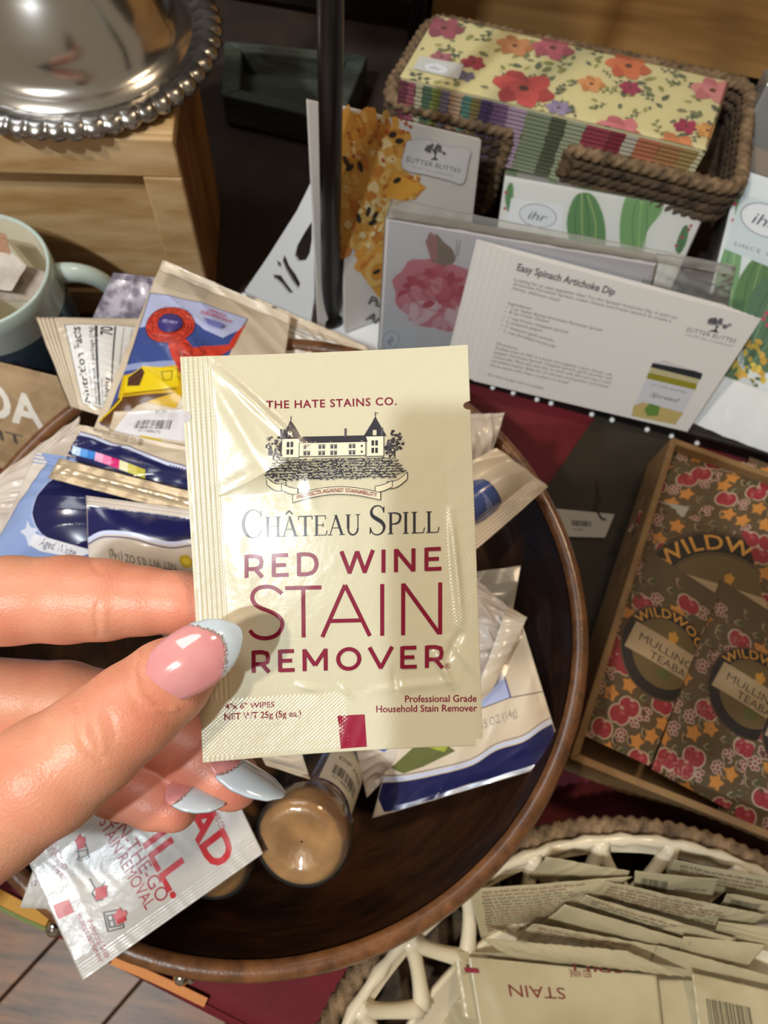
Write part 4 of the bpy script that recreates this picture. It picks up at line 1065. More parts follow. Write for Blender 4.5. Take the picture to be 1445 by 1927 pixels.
# maze ring: disc, walls, hub
c0 = Pm.at(322, 626); rx = abs(Pm.at(366, 640)[0] - c0[0]) * 1.0; RM = math.hypot(Pm.at(366, 640)[0] - c0[0], Pm.at(366, 640)[1] - c0[1])
poly_px(pr, Pm, [(318, 665), (345, 650), (365, 676), (430, 668), (445, 640), (462, 618), (440, 672), (352, 740), (336, 712), (325, 690)], 'c8402f')
pr.ell(c0[0], c0[1], RM, RM, 'c8402f', n=48); pr.line([(c0[0] + RM * math.cos(t * PI / 24), c0[1] + RM * math.sin(t * PI / 24)) for t in range(49)], .45, '2b1a3a')
rm = random.Random(9)
for ring in (.60, .74, .88):
    a = 0
    while a < 6.28:
        l = rm.uniform(.3, .8); pr.arc(c0[0], c0[1], RM * ring, RM * ring, a, a + l, .28, '2a1418', n=6)
        if rm.random() < .8: pr.line([(c0[0] + RM * (ring) * math.cos(a), c0[1] + RM * ring * math.sin(a)), (c0[0] + RM * (ring + .12) * math.cos(a), c0[1] + RM * (ring + .12) * math.sin(a))], .28, '2a1418')
        a += l + rm.uniform(.15, .35)
for i in range(30):
    x, y = 330 + rm.uniform(0, 60), 660 + rm.uniform(0, 70); line_px(pr, Pm, [(x, y), (x + 7, y + 3), (x + 5, y + 8)], .25, '2a1418')
for i in range(9):
    x, y = 330 + rm.uniform(0, 26), 668 + i * 7; line_px(pr, Pm, [(x, y), (x + 10, y + 4), (x + 8, y + 10)], .28, '2a1418')
pr.ell(c0[0], c0[1], RM * .50, RM * .50, '3a3278', n=36); pr.line([(c0[0] + RM * .5 * math.cos(t * PI / 18), c0[1] + RM * .5 * math.sin(t * PI / 18)) for t in range(37)], .4, '221a44')
pr.text('START', c0[0], c0[1] - .6, 2.0, 'b9b8e0', align='C', weight=.015)
text_px(pr, Pm, 'WILD', (392, 602), (424, 610), 2.2, 'c23a4a', weight=.02); text_px(pr, Pm, 'CRUNCHY', (378, 608), (436, 624), 2.6, 'c23a4a', weight=.02)
poly_px(pr, Pm, [(384, 618), (424, 630), (416, 640), (392, 632)], '6f74b4')
for i in range(6): text_px(pr, Pm, 'Ingredients: corn meal, sunflower oil, cheddar cheese', (316 - i * 2, 524 + i * 5), (398 - i * 2, 546 + i * 6), 1.2, '6b6358')
pr.build('maze_print', PRINT_GLOSS, tm)
# barcode sticker bag
Ps, ts_ = bag('cream snack bag with a white barcode sticker above the navy waved bag', [(180, 900, .130), (420, 930, .130), (420, 765, .128), (215, 775, .128)], cream_bag, .004, .0007, seed=33, crimp=(), cw=5, seal=(.05, .05))
pr = P2T(Ps); poly_px(pr, Ps, [(205, 822), (250, 762), (300, 751), (370, 762), (372, 842), (300, 832)], 'dcdbe2')
a = Ps.at(253, 811); b = Ps.at(322, 816); pr.barcode(a[0], a[1], math.hypot(b[0]-a[0], b[1]-a[1]), 6.0, ang=math.atan2(b[1]-a[1], b[0]-a[0]))
text_px(pr, Ps, 'SNACK PUFFS CHEDDAR .5 OZ', (260, 772), (345, 768), 1.5, '5d5b62'); text_px(pr, Ps, '$1.29', (292, 778), (312, 778), 1.8, '5d5b62'); text_px(pr, Ps, '01188675', (262, 818), (304, 824), 1.8, '4a484e')
poly_px(pr, Ps, [(268, 826), (308, 836), (306, 846), (264, 834)], 'd6c41e'); poly_px(pr, Ps, [(316, 840), (352, 846), (350, 862), (318, 852)], '4e431c'); poly_px(pr, Ps, [(325, 845), (345, 850), (343, 856), (326, 852)], 'd6c41e')
pr.build('barcode_sticker', PRINT_GLOSS, ts_)
# navy waved bag with colour marks
Pw, tw_ = bag('navy and cream snack bag whose edge shows pink and blue colour squares', [(105, 905, .136), (420, 985, .138), (400, 850, .140), (150, 800, .138)], cream_bag, .006, .0008, seed=41, crimp=(), seal=(.05, .08))
pr = P2T(Pw)
poly_px(pr, Pw, [(118, 868), (148, 815), (180, 826), (215, 842), (248, 850), (280, 865), (320, 880), (420, 902), (430, 985), (110, 905)], '1d2150')
line_px(pr, Pw, [(148, 816), (180, 826), (215, 842), (248, 850), (280, 865), (320, 880), (420, 902)], 1.5, 'c9d0ea'); line_px(pr, Pw, [(150, 812), (182, 822), (216, 838), (249, 846), (281, 861), (321, 876), (420, 898)], .5, '3a3c6a')
for i, c in enumerate(('b9d3ee', '5f9ade', '3c7fd0', 'e6a8cc', 'e078a8', 'c8216e', 'd8d6b0', 'c6bf62', 'b3ad3c')):
    x, y = 137 + i * 16, 838 + i * 6.2; poly_px(pr, Pw, [(x, y), (x + 16, y + 6), (x + 14, y + 22), (x - 2, y + 16)], c)
for i in range(3): text_px(pr, Pw, 'distributed by a snack maker since 1987', (178 - i, 802 + i * 5), (270, 832 + i * 6), 1.3, '6e655a')
pr.build('navy_wave_print', PRINT_GLOSS, tw_)
# crimp strip of the bag below it
Pk, tk = bag('tan foil snack bag showing only its long crimped edge across the blue bag', [(90, 900, .146), (420, 985, .148), (415, 938, .149), (112, 862, .147)], mat('tan_foil_film', 'b9a88c', .22, .35, bump=.25, bscale=90), .002, .0006, seed=44, crimp=('T', 'B'), cw=3.6)
# blue bag, front left, and the folded navy bag with the weight printed upside down
Pf, tf = bag('pale blue snack bag with navy disc and ribbon banner, leftmost in the bowl', [(215, 1100, .126), (-60, 1090, .118), (40, 860, .132), (240, 905, .142)][::1] if False else [(-40, 1090, .120), (230, 1095, .130), (245, 880, .142), (70, 850, .134)], blue_bag, .010, .0006, seed=51, crimp=('T',), cw=5)
pr = P2T(Pf)
line_px(pr, Pf, [(-20, 1040), (25, 975), (62, 920), (88, 870)], .7, '26407a')
poly_px(pr, Pf, [(-60, 1100), (-20, 1040), (25, 975), (62, 920), (88, 870), (70, 840), (-20, 900), (-60, 960)], 'cdc4ba')
q = [Pf.at(x, y) for x, y in [(135, 888), (110, 905), (90, 930), (82, 955), (84, 985), (96, 1008), (120, 1025), (150, 1035), (190, 1040), (240, 1000), (240, 900), (180, 890)]]
pr.poly(smooth(q, 3), '181a48'); pr.line(smooth(q[:8], 4), .6, 'aeb8da')
poly_px(pr, Pf, [(70, 1003), (92, 1012), (175, 1036), (182, 1058), (88, 1040), (72, 1030)], 'd7d9e2'); poly_px(pr, Pf, [(72, 985), (78, 998), (94, 1002), (80, 1015), (70, 1034), (66, 1014), (54, 1004), (68, 1000)], 'c3cade')
text_px(pr, Pf, 'Aged White', (90, 1030), (150, 1050), 3.6, '2c2f4c', shear=.3)
poly_px(pr, Pf, [(150, 1052), (190, 1040), (200, 1090), (140, 1090)], '5f6a92')
pr.build('navy_disc_print', PRINT_GLOSS, tf)
Pg, tg = bag('navy and white snack bag with its net weight line upside down, above the forefinger', [(430, 968, .150), (162, 932, .150), (168, 1090, .138), (430, 1120, .138)], white_bag, .009, .0005, seed=61, crimp=('B',), cw=4.5)
pr = P2T(Pg, m=.3)
# this patch reads upside down in the photograph
poly_px(pr, Pg, [(162, 950), (430, 985), (430, 1012), (330, 1020), (300, 1012), (240, 1004), (200, 1006), (160, 1018)], '1a1c50')
wv = smooth([(158, 1022), (175, 1012), (200, 1003), (235, 1003), (270, 1008), (300, 1017), (335, 1023), (370, 1018), (430, 1016)], 4)
line_px(pr, Pg, wv, 1.6, 'c6d0f0'); line_px(pr, Pg, [(x, y + 8) for x, y in wv], .5, '3c3f74')
text_px(pr, Pg, 'NET WT 0.5 OZ (14g)', (338, 1060), (212, 1036), 3.4, '5e5448')
c = Pg.at(357, 1056); pr.ell(c[0], c[1], 2.6, 2.8, 'b8a21e', n=16, wob=.1, lobes=6); pr.ell(c[0], c[1], 1.5, 1.4, 'd2be40', n=12)
pr.build('navy_wave_print', PRINT_GLOSS, tg)
# small dark gold bag peeking out at far left
bag('dark gold foil snack bag peeking out above the forefinger at far left', [(-60, 1130, .105), (120, 1120, .105), (70, 1035, .112), (-40, 1020, .112)], mat('gold_foil', '7a6428', .25, .7, color2='3c3214', nscale=90, bump=.4, bscale=150), .004, .002, seed=66, crimp=())

# right side of the bowl
bag('pale crimped snack bag corner standing behind the tan bag, right of the sachet', [(860, 900, .098), (925, 855, .100), (950, 776, .106), (860, 780, .106)], white_bag, .003, .0016, seed=71, crimp=('T',), cw=3.5)
Ph, th_ = bag('tan snack bag with blue rectangle and wide crimped edge, right of the sachet', [(850, 1075, .100), (1032, 916, .104), (935, 842, .112), (770, 930, .112)], cream_bag, .008, .0013, seed=73, crimp=('B',), cw=10)
pr = P2T(Ph); poly_px(pr, Ph, [(860, 905), (904, 903), (942, 948), (926, 968), (895, 985), (860, 1010)], '3c4f86'); line_px(pr, Ph, [(904, 903), (942, 948), (926, 968), (890, 990)], .6, '1c2450')
for i in range(5): line_px(pr, Ph, [(896 + i * 4, 930 + i * 8), (924 - i * 3, 958 + i * 3)], .6, '7d88b4')
pr.build('blue_panel_print', PRINT_GLOSS, th_)
bag('dull grey snack bag corner deep in the bowl, below the tan bag', [(880, 1170, .092), (962, 1168, .090), (980, 1064, .090), (880, 1078, .092)], mat('grey_snack_film', '8f8a80', .3, coat=.2, bump=.3, bscale=80), .003, .0012, seed=75, crimp=())
Pj, tj = bag('cream and navy snack bag lying lowest in the bowl, right of the sachet', [(700, 1540, .050), (1062, 1432, .086), (980, 1165, .088), (800, 1180, .080)], cream_bag, .011, .0008, seed=77, crimp=(), seal=(.03, .03), wl=40)
pr = P2T(Pj)
wv = smooth([(700, 1475), (760, 1470), (830, 1455), (890, 1438), (935, 1410), (985, 1395), (1020, 1372), (1060, 1352)], 4)
pr.poly([Pj.at(*p) for p in wv] + [Pj.at(*p) for p in [(1100, 1420), (950, 1500), (720, 1530)]], '1b1d4c')
line_px(pr, Pj, [(x, y - 6) for x, y in wv], 1.8, 'b9c0d8'); line_px(pr, Pj, [(x, y - 13) for x, y in wv], .4, '44435e')
poly_px(pr, Pj, [(880, 1345), (905, 1330), (962, 1312), (945, 1262), (900, 1290)], 'a9b3d8'); line_px(pr, Pj, [(880, 1342), (960, 1312), (1030, 1300)], .5, '4a3a44'); line_px(pr, Pj, [(962, 1312), (948, 1262)], .7, '3c4488')
text_px(pr, Pj, 'NET WT 0.5 OZ (14g)', (850, 1392), (975, 1345), 4.4, '8e867c')
poly_px(pr, Pj, [(735, 1445), (780, 1405), (840, 1395), (860, 1410), (800, 1440), (760, 1455)], '5d6238'); poly_px(pr, Pj, [(800, 1400), (850, 1396), (840, 1412)], '9aa03c')
pr.build('navy_wave_print', PRINT_GLOSS, tj)
bag('cream snack bag standing on edge with a serrated crimp strip, right of the sachet', [(880, 1345, .104), (925, 1300, .103), (992, 1162, .106), (955, 1140, .107)][::1], cream_bag, .0015, .0005, seed=79, crimp=('T', 'B'), cw=4)
bag('crumpled grey snack bag with a blue corner between the two right-hand bags', [(860, 1310, .100), (925, 1270, .098), (965, 1150, .100), (880, 1075, .100)], white_bag, .006, .0022, seed=81, crimp=())
Pl, tl2 = bag('white snack bag corner pointing down below the sachet', [(690, 1502, .052), (745, 1440, .056), (835, 1385, .066), (665, 1385, .066)], white_bag, .002, .0007, seed=83, crimp=('B',), cw=5)
pr = P2T(Pl); poly_px(pr, Pl, [(708, 1402), (745, 1400), (722, 1412), (712, 1410)], '3458a8'); pr.build('blue_corner_print', PRINT_GLOSS, tl2)
bag('small cream crimped packet end beside the blue fingernail below the sachet', [(500, 1440, .100), (584, 1468, .096), (566, 1412, .100), (480, 1400, .104)], cream_bag, .0015, .0008, seed=85, crimp=('B',), cw=3.5)

# ------------------------------------------------------------------ bottles of tan powder
glassm = clear_mat('clear_plastic', 'f4ece0', .03, .06)
powder = mat('tan_powder', 'c09c68', .35, color2='94703f', nscale=60, bump=.3, bscale=300, coat=.6)
amber = mat('amber_powder', '9a7434', .4, color2='6b4c1e', nscale=60, coat=.6)
def bottle(base, top, label, pm, lab=True):
    ax = top - base; ax /= np.linalg.norm(ax); Rm = frame(ROT[:, 0], ax)
    t = thing('bottle', label, 'bottle', tuple(base), 'powder bottles lying in the wooden bowl' if False else None)
    def L(prof, nm, m): return MB().lathe(prof, base, 48, rot=Rm).build(nm, m, t, True)
    L([(.0005, .0035), (.006, .0030), (.0095, .0012), (.014, .0002), (.0175, .0012), (.0198, .004), (.0205, .009), (.0203, .015), (.0185, .020), (.0165, .0235), (.0158, .028), (.0155, .090), (.012, .096), (.009, .098), (.009, .104), (.0005, .1045)], 'bottle_body', glassm)
    L([(.0005, .0042), (.006, .0038), (.0095, .0020), (.014, .0011), (.0170, .0022), (.0188, .0048), (.0194, .009), (.0192, .015), (.0174, .0205), (.0154, .0245), (.0147, .029), (.0145, .086), (.0005, .087)], 'powder', pm)
    L([(.0005, .1046), (.0095, .1046), (.0100, .106), (.0100, .114), (.0092, .116), (.0005, .116)], 'cap', blk)
    if lab:
        # wrap-around paper label on the side that faces up and right
        class LP(Patch):
            def __init__(s): s.w = 30; s.h = 58
            def pos(s, x, y, off=0, side=1):
                a = -1.45 + np.asarray(x) / 1000 / .0158; R2 = .0160 + off; zz = .030 + np.asarray(y) / 1000
                return np.stack([R2 * np.cos(a), R2 * np.sin(a), zz], 1) @ Rm.T + base
        lp_ = LP(); X, Y_ = np.meshgrid(np.linspace(0, 30, 15), np.linspace(0, 58, 8)); V = lp_.pos(X.ravel(), Y_.ravel())
        V2 = lp_.pos(X.ravel(), Y_.ravel(), -.00015); F = []
        for j in range(7):
            for i in range(14): q = j * 15 + i; F += [[q, q + 1, q + 16, q + 15], [105 + 15 + q, 105 + 16 + q, 105 + 1 + q, 105 + q]] if False else [[q, q + 1, q + 16, q + 15]]
        o = mesh_obj('paper_label', V, F, mat('label_paper', 'c3b8a4', .5), t, True)
        pr = Print(lp_, L=2); pr.barcode(4, 8, 16, 9, ang=PI / 2 * 0); pr.text('0118867', 5, 4.6, 2.2, '3a3530'); pr.text('DIP MIX', 5, 24, 3.5, '3a3530'); pr.build('barcode_print', PRINT_MATTE, o)
    return t
bb0 = D(563, 1594, .296); bb1 = D(634, 1432, .380)
bottle(bb0, bb1, 'clear bottle of tan powder with a barcode label, base towards the viewer', powder)
bottle(D(385, 1632, .315), D(470, 1480, .372), 'amber powder bottle half hidden behind the red and white sachet', amber, lab=False)

# the heap under the bags that show
rb = random.Random(12)
for i in range(9):
    a, r_ = i * 2.4, .018 + .0058 * i if i < 13 else .03 * (i - 12); x, y = BC[0] + r_ * math.cos(a) * .95, BC[1] + .015 + r_ * math.sin(a) * .85
    if y < BC[1] - .02 and x > BC[0] - .045: y = BC[1] + .01
    z = .034 + .0052 * (9 - i) * (r_ < .07) + max(0, r_ - .05) * .45; th = rb.uniform(0, 6.28); c, s_ = math.cos(th), math.sin(th)
    X_, Y2 = np.array([c, s_, rb.uniform(-.1, .1)]) * .031, np.array([-s_, c, rb.uniform(-.1, .1)]) * .040; o_ = np.array([x, y, z])
    bag('snack bag buried in the bowl heap under the hand and the held sachet', [o_ - X_ - Y2, o_ + X_ - Y2, o_ + X_ + Y2, o_ - X_ + Y2], (cream_bag, white_bag, blue_bag)[i % 3], .0035, .0012, seed=200 + i, nx=30, ny=30, cw=7)
# ------------------------------------------------------------------ red and white stain remover sachets lower left
wfoil = mat('white_sachet_foil', 'bfbbb6', .30, coat=.3, bump=.12, bscale=400)
RD = 'b8232c'; DR = 'a0303c'
def px_corners(l): return [W(*p) for p in l]
Pq = Patch(px_corners([(38, 1708, .098), (120, 1712, .096), (330, 1440, .112), (130, 1440, .112)]), bulge=.0012, wr=.0003, seed=4)
s2 = thing('stain_wipe_sachet', 'white stain wipe sachet lying underneath the red lettered one', 'packet', tuple(sum(Pq.c) / 4), 'white stain wipe sachets on the bowl edge')
Pq.sheet('foil_envelope', wfoil, s2, nx=24, ny=24)
pr = Print(Pq, L=1.5, base=3e-4); text_px(pr, Pq, 'ON', (113, 1545), (158, 1532), 4.2, '8a3c5a'); text_px(pr, Pq, 'S', (108, 1566), (118, 1562), 3.2, '8a3c5a'); text_px(pr, Pq, '12', (60, 1668), (70, 1664), 2.4, '7a5a86'); pr.build('lettering', PRINT, s2)
Pr = Patch(px_corners([(53, 1620, .112), (156, 1845, .106), (495, 1606, .112), (388, 1383, .121)]), bulge=.0022, seal=(.07, .14), wr=.00016, seed=9, wl=26)
Pr.creases = ()
s1 = thing('stain_wipe_sachet', 'white spill wipe sachet with big red letters, propped on the front bowl rim', 'packet', tuple(sum(Pr.c) / 4), 'white stain wipe sachets on the bowl edge')
def emb(X, Y): return np.where((X > Pr.w - 6) | (X < 4), .00010 * np.sin(X * 6.28 / 1.2), 0) + np.where(Y > Pr.h - 8, .00004 * np.sin(X * 6), 0)
Pr.sheet('foil_envelope', wfoil, s1, nx=180, ny=110, extra=emb)
pr = Print(Pr, L=1.0, base=2.2e-4)
def tp(s_, p0, p1, z_, col, **k): text_px(pr, Pr, s_, p0, p1, z_, col, **k)
tp('BAD', (330, 1500), (402, 1640), 11.0, RD, weight=.03)
tp('SPILL.', (232, 1508), (326, 1692), 10.5, RD, weight=.02)
tp('ON-THE-GO', (206, 1534), (300, 1700), 5.4, DR)
tp('STAIN REMOVAL', (186, 1548), (276, 1712), 4.6, DR)
tp('THE HATE STAINS CO.', (372, 1478), (416, 1565), 2.4, DR)
tp('4" x 6" WIPES', (94, 1588), (118, 1640), 2.2, DR); tp('NET WT 25g (5g ea.)', (84, 1592), (116, 1656), 2.2, DR)
tp('Professional Grade', (164, 1736), (200, 1804), 2.2, DR); tp('Household Stain Remover', (144, 1722), (188, 1812), 2.2, DR)
# small line drawings with red stains: shirt pocket, dress, framed picture
def icon(cx, cy, k):
    P = lambda a, b: Pr.at(cx + a, cy + b)
    gk = '5a5654'
    if k == 0:
        for l in ([(-10, -14), (8, -10), (14, 10), (-4, 16), (-10, -14)], [(-12, 4), (14, 0)], [(-6, 12), (-8, 20), (0, 20)], [(10, 4), (16, 14), (8, 18)]): pr.line([P(*p) for p in l], .35, gk)
        c = P(-2, -14); pr.ell(c[0], c[1], 2.6, 2.0, RD, n=14, wob=.22, lobes=5)
    if k == 1:
        for l in ([(-16, -20), (-6, -2), (-12, 8)], [(14, -16), (2, 2)], [(-8, -2), (2, 2), (8, 20), (-2, 22), (-12, 8)], [(-4, 4), (4, 20)]): pr.line([P(*p) for p in l], .5, gk)
        c = P(6, 6); pr.ell(c[0], c[1], 2.4, 2.8, RD, n=14, wob=.25, lobes=4)
    if k == 2:
        for l in ([(-20, -14), (10, -20), (18, 14), (-12, 22), (-20, -14)], [(-14, -8), (6, -12), (12, 10), (-8, 14), (-14, -8)], [(-4, -10), (2, 12)], [(-12, 2), (10, -2)]): pr.line([P(*p) for p in l], .45, gk)
        c = P(12, -8); pr.ell(c[0], c[1], 2.6, 2.6, RD, n=14, wob=.25, lobes=5)
icon(154, 1598, 0); icon(186, 1672, 1); icon(216, 1730, 2)
pr.build('red_lettering', PRINT, s1)
pr = Print(Pr, L=1.2, base=2.2e-4); pr.poly([Pr.at(*p) for p in [(98, 1704), (130, 1692), (140, 1716), (110, 1730)]], RD); pr.build('red_square', PRINT, s1)

# ------------------------------------------------------------------ kraft cocoa packet and the bead trim at the front edge
Pk2 = Patch(PW((-250, 850, .030), (190, 905, .030), (108, 708, .078), (-250, 620, .078)), bulge=.005, seal=(.04, .06), wr=.0004, seed=3)
kr = thing('cocoa_packet', 'brown kraft paper cocoa packet with big white letters below the mug', 'packet', tuple(sum(Pk2.c) / 4))
Pk2.sheet('kraft_paper', mat('kraft_paper', 'a58a68', .75, color2='937857', nscale=90, bump=.3, bscale=400), kr, nx=90, ny=60)
pr = Print(Pk2, L=2, base=3e-4, clip=(1, 1, Pk2.w - 1, Pk2.h - 1)); text_px(pr, Pk2, 'COCOA', (-205, 715), (90, 806), 20.0, 'd2ccc2', weight=.03); text_px(pr, Pk2, 'NIGHT', (-120, 792), (52, 836), 7.0, '4a403a', weight=.0); pr.build('lettering', PRINT_MATTE, kr)

# trim on the front edge of the red cloth
orange = mat('orange_ribbon', 'd1823a', .6, bump=.3, bscale=900); yel = mat('yellow_ribbon', 'd9982c', .6, bump=.3, bscale=900); grn = mat('green_piping', '7c8a3a', .6)
def strip(name, pts, w, m, dz):
    mb = MB(); n = len(pts)
    V = []; F = []
    P = [W(*p) for p in pts]
    for i, p in enumerate(P):
        d_ = P[min(i + 1, n - 1)] - P[max(i - 1, 0)]; d_[2] = 0; d_ /= np.linalg.norm(d_); nn = np.array([-d_[1], d_[0], 0])
        for s_, zz in ((-1, 0), (1, 0), (1, dz), (-1, dz)): V.append(p + nn * w / 2 * s_ + [0, 0, zz])
    for i in range(n - 1):
        for j in range(4): F.append([i * 4 + j, i * 4 + (j + 1) % 4, i * 4 + 4 + (j + 1) % 4, i * 4 + 4 + j])
    F += [[3, 2, 1, 0], [n * 4 - 4, n * 4 - 3, n * 4 - 2, n * 4 - 1]]
    return mesh_obj(name, V, F, m, red)
zr = .0016
strip('yellow_ribbon', [(-80, 1648, zr), (-20, 1680, zr), (40, 1712, zr), (90, 1736, zr)], .0075, yel, .0012)
strip('green_piping', [(-80, 1666, zr), (-20, 1697, zr), (40, 1727, zr), (88, 1748, zr)], .0016, grn, .0016)
strip('orange_ribbon', [(212, 1806, zr), (260, 1826, zr), (320, 1853, zr), (388, 1886, zr)], .0042, orange, .0012)
sb = mat('silver_bead_metal', 'd0ccc4', .15, 1.0)
for (x, y) in ((103, 1747), (342, 1838)):
    c = W(x, y, .006); o = MB().ball(c, .0042, 20, 12).build('silver_bead', sb, red, True)
    MB().lathe([(.0005, -.001), (.0026, 0), (.0026, .0012), (.0005, .002)], c + np.array([.0045, 0, -.0005]), 16).build('bead_cap', sb, red, True)
# ------------------------------------------------------------------ basket, napkin packs, recipe cards
def rope(pts, r, pitch, name, m, parent, closed=False, n=14, seg=None, **k):
    P = [np.array(p, float) for p in pts]
    if closed: P = P + [P[0]]
    L = np.r_[0, np.cumsum([np.linalg.norm(b - a) for a, b in zip(P[:-1], P[1:])])]
    K = max(8, int(L[-1] / (seg or pitch / 9))); s = np.linspace(0, L[-1], K + (0 if closed else 1), endpoint=not closed)
    Q = np.stack([np.interp(s, L, [p[i] for p in P]) for i in range(3)], 1)
    T = (np.roll(Q, -1, 0) - np.roll(Q, 1, 0)) if closed else np.gradient(Q, axis=0); T /= np.linalg.norm(T, axis=1)[:, None]
    upv = np.array([0, 0, 1.0]); V = []
    rn = np.random.RandomState(int(L[-1] * 1e5) % 1000)
    jit = rn.normal(0, .06, len(Q))
    for i in range(len(Q)):
        u = upv - T[i] * T[i].dot(upv)
        if np.linalg.norm(u) < .15: u = np.array([0, 1.0, 0]) - T[i] * T[i][1]
        u /= np.linalg.norm(u); w = np.cross(T[i], u)
        for j in range(n):
            a = 2 * PI * j / n; tw = 2 * PI * s[i] / pitch / 2
            rr = r * (.70 + .40 * abs(math.cos(a * 1.5 + tw * 1.5)) + jit[i] * .6)
            V.append(Q[i] + rr * (math.cos(a) * u + math.sin(a) * w))
    F = []; M = len(Q)
    for i in range(M if closed else M - 1):
        i2 = (i + 1) % M
        for j in range(n): F.append([i * n + j, i * n + (j + 1) % n, i2 * n + (j + 1) % n, i2 * n + j])
    if not closed: F += [list(range(n))[::-1], [(M - 1) * n + j for j in range(n)]]
    return mesh_obj(name, V, F, m, parent, True, **k)
grass = mat('seagrass_rope', '8a7052', .8, color2='40301e', nscale=120, mixf=(.35, .7), bump=.7, bscale=700)
grass_d = mat('dark_seagrass_rope', '5c4834', .85, color2='2a1f15', nscale=120, mixf=(.35, .7), bump=.7, bscale=700)
cb = [W(722, 192, .1), W(1388, 366, .1), W(1410, 165, .1), W(812, 42, .1)]
def rounded(c, r, n=8):
    out = []
    for i in range(4):
        p = c[i]; a = c[i - 1] - p; b = c[(i + 1) % 4] - p; a = a / np.linalg.norm(a) * r; b = b / np.linalg.norm(b) * r
        for t in np.linspace(0, 1, n): out.append((1 - t) ** 2 * (p + a) + 2 * t * (1 - t) * p + t * t * (p + b))
    return out
def fpt(x_px, z, dy=0):                # point on the front wall under a photo column
    a, b = cb[0], cb[1]; t = (W(x_px, 192 + (x_px - 722) * .262, .1)[0] - a[0]) / (b[0] - a[0]); p = a + (b - a) * t; return np.array([p[0], p[1] + dy, z])
bk = thing('wicker_basket', 'brown braided wicker basket holding the floral napkin pack', 'basket', tuple(sum(cb) / 4 - [0, 0, .07]))
ring = rounded(cb, .016); dipL, dipR = fpt(955, .1)[0], fpt(1072, .1)[0]
def on_front(p): return abs(p[1] - (cb[0][1] + (cb[1][1] - cb[0][1]) * (p[0] - cb[0][0]) / (cb[1][0] - cb[0][0]))) < .004
# the ring starts right of the dip, runs round the back and ends left of the dip
fr_i = [i for i, p in enumerate(ring)]
seq = ring[8:] + ring[:8]              # starts after corner 0 fan -> goes corner1, 2, 3, corner 0
seq = [fpt(1072, .1)] + ring[8:32] + ring[0:8] + [fpt(955, .1)]
rim = [np.array([fpt(1072, .1)[0], fpt(1072, .1)[1], .082]), fpt(1074, .094)] + [np.array([p[0], p[1], .102]) for p in seq] + [fpt(958, .094), np.array([fpt(955, .1)[0], fpt(955, .1)[1], .080]), fpt(953, .05), fpt(950, .036)]
rope(rim, .0048, .0095, 'braided_rim', grass, bk)
for k in range(3):
    z = .093 - k * .0078
    rope([np.array([p[0], p[1] + .0008, z]) for p in seq], .0046, .010, 'woven_row', grass_d, bk)
for k in range(6):
    z = .070 - k * .0078
    rope([fpt(952, z, .001), fpt(722, z, .003)], .0046, .010, 'woven_row', grass_d, bk)
flo = [np.array([p[0], p[1], 0]) for p in cb]; cen = sum(flo) / 4
MB().hexa([VT(p + (cen - p) * .05, .070) for p in flo], [VT(p + (cen - p) * .05, .0735) for p in flo]).build('basket_floor', grass_d, bk)
ris = thing('wooden_riser', 'dark wooden riser block under the wicker basket at the back', 'riser', tuple(VT(cen, .001)))
MB().hexa([VT(p + (cen - p) * .07 + [0, .006, 0], .0006) for p in flo], [VT(p + (cen - p) * .07 + [0, .006, 0], .066) for p in flo]).build('riser_block', dark_m, ris, bevel=.002)

rf = random.Random(77)
def flower(pr, x, y, r, col, dark, heart='5a3226', sq=.72, petals=6):
    for k in range(petals):
        a = 2 * PI * k / petals + rf.uniform(-.2, .2); pr.ell(x + r * .45 * math.cos(a), y + r * .45 * math.sin(a) * sq, r * .6, r * .52 * sq, col if k % 2 else dark, n=14, a=a, wob=.06, lobes=5)
    pr.ell(x, y, r * .5, r * .42 * sq, col, n=14, wob=.08, lobes=5)
    for k in range(4): pr.arc(x, y, r * (.3 + .12 * k), r * (.26 + .1 * k) * sq, k, k + 2.2, r * .035, dark, n=8)
    pr.ell(x, y, r * .17, r * .14, heart, n=10)
def leaf(pr, x, y, l, a, col):
    w = l * .26; pts = [(0, 0), (.3 * l, w), (.7 * l, w * .8), (l, 0), (.7 * l, -w * .8), (.3 * l, -w)]
    c, s_ = math.cos(a), math.sin(a); pr.poly([(x + p * c - q * s_, y + p * s_ + q * c) for p, q in pts], col)
def sprig(pr, x, y, l, a, col, n=5):
    c, s_ = math.cos(a), math.sin(a); pr.line([(x, y), (x + l * c, y + l * s_)], .35, col)
    for i in range(n):
        t = (i + 1) / n; sd = 1 if i % 2 else -1; leaf(pr, x + l * t * c, y + l * t * s_, l * .28, a + sd * .9, col)
def ihr_label(pr, P, cx, cy, w, ang=0.0, col='3c3f4a', oval=True):
    if oval: pr.ell(cx, cy, w * .5, w * .30, 'd9dbdf', n=32, a=ang); pr.line([(cx + w * .5 * math.cos(t) * math.cos(ang) - w * .3 * math.sin(t) * math.sin(ang), cy + w * .5 * math.cos(t) * math.sin(ang) + w * .3 * math.sin(t) * math.cos(ang)) for t in np.linspace(0, 2 * PI, 33)], w * .015, col)
    pr.text('ihr', cx - w * .26 * math.cos(ang) + w * .10 * math.sin(ang), cy - w * .26 * math.sin(ang) - w * .12 * math.cos(ang), w * .22, col, ang=ang, shear=.28, width=w * .52)
film = clear_mat('clear_cellophane', 'ffffff', .035, .10)
film2 = clear_mat('hazy_cellophane', 'f4f2ee', .16, .14)

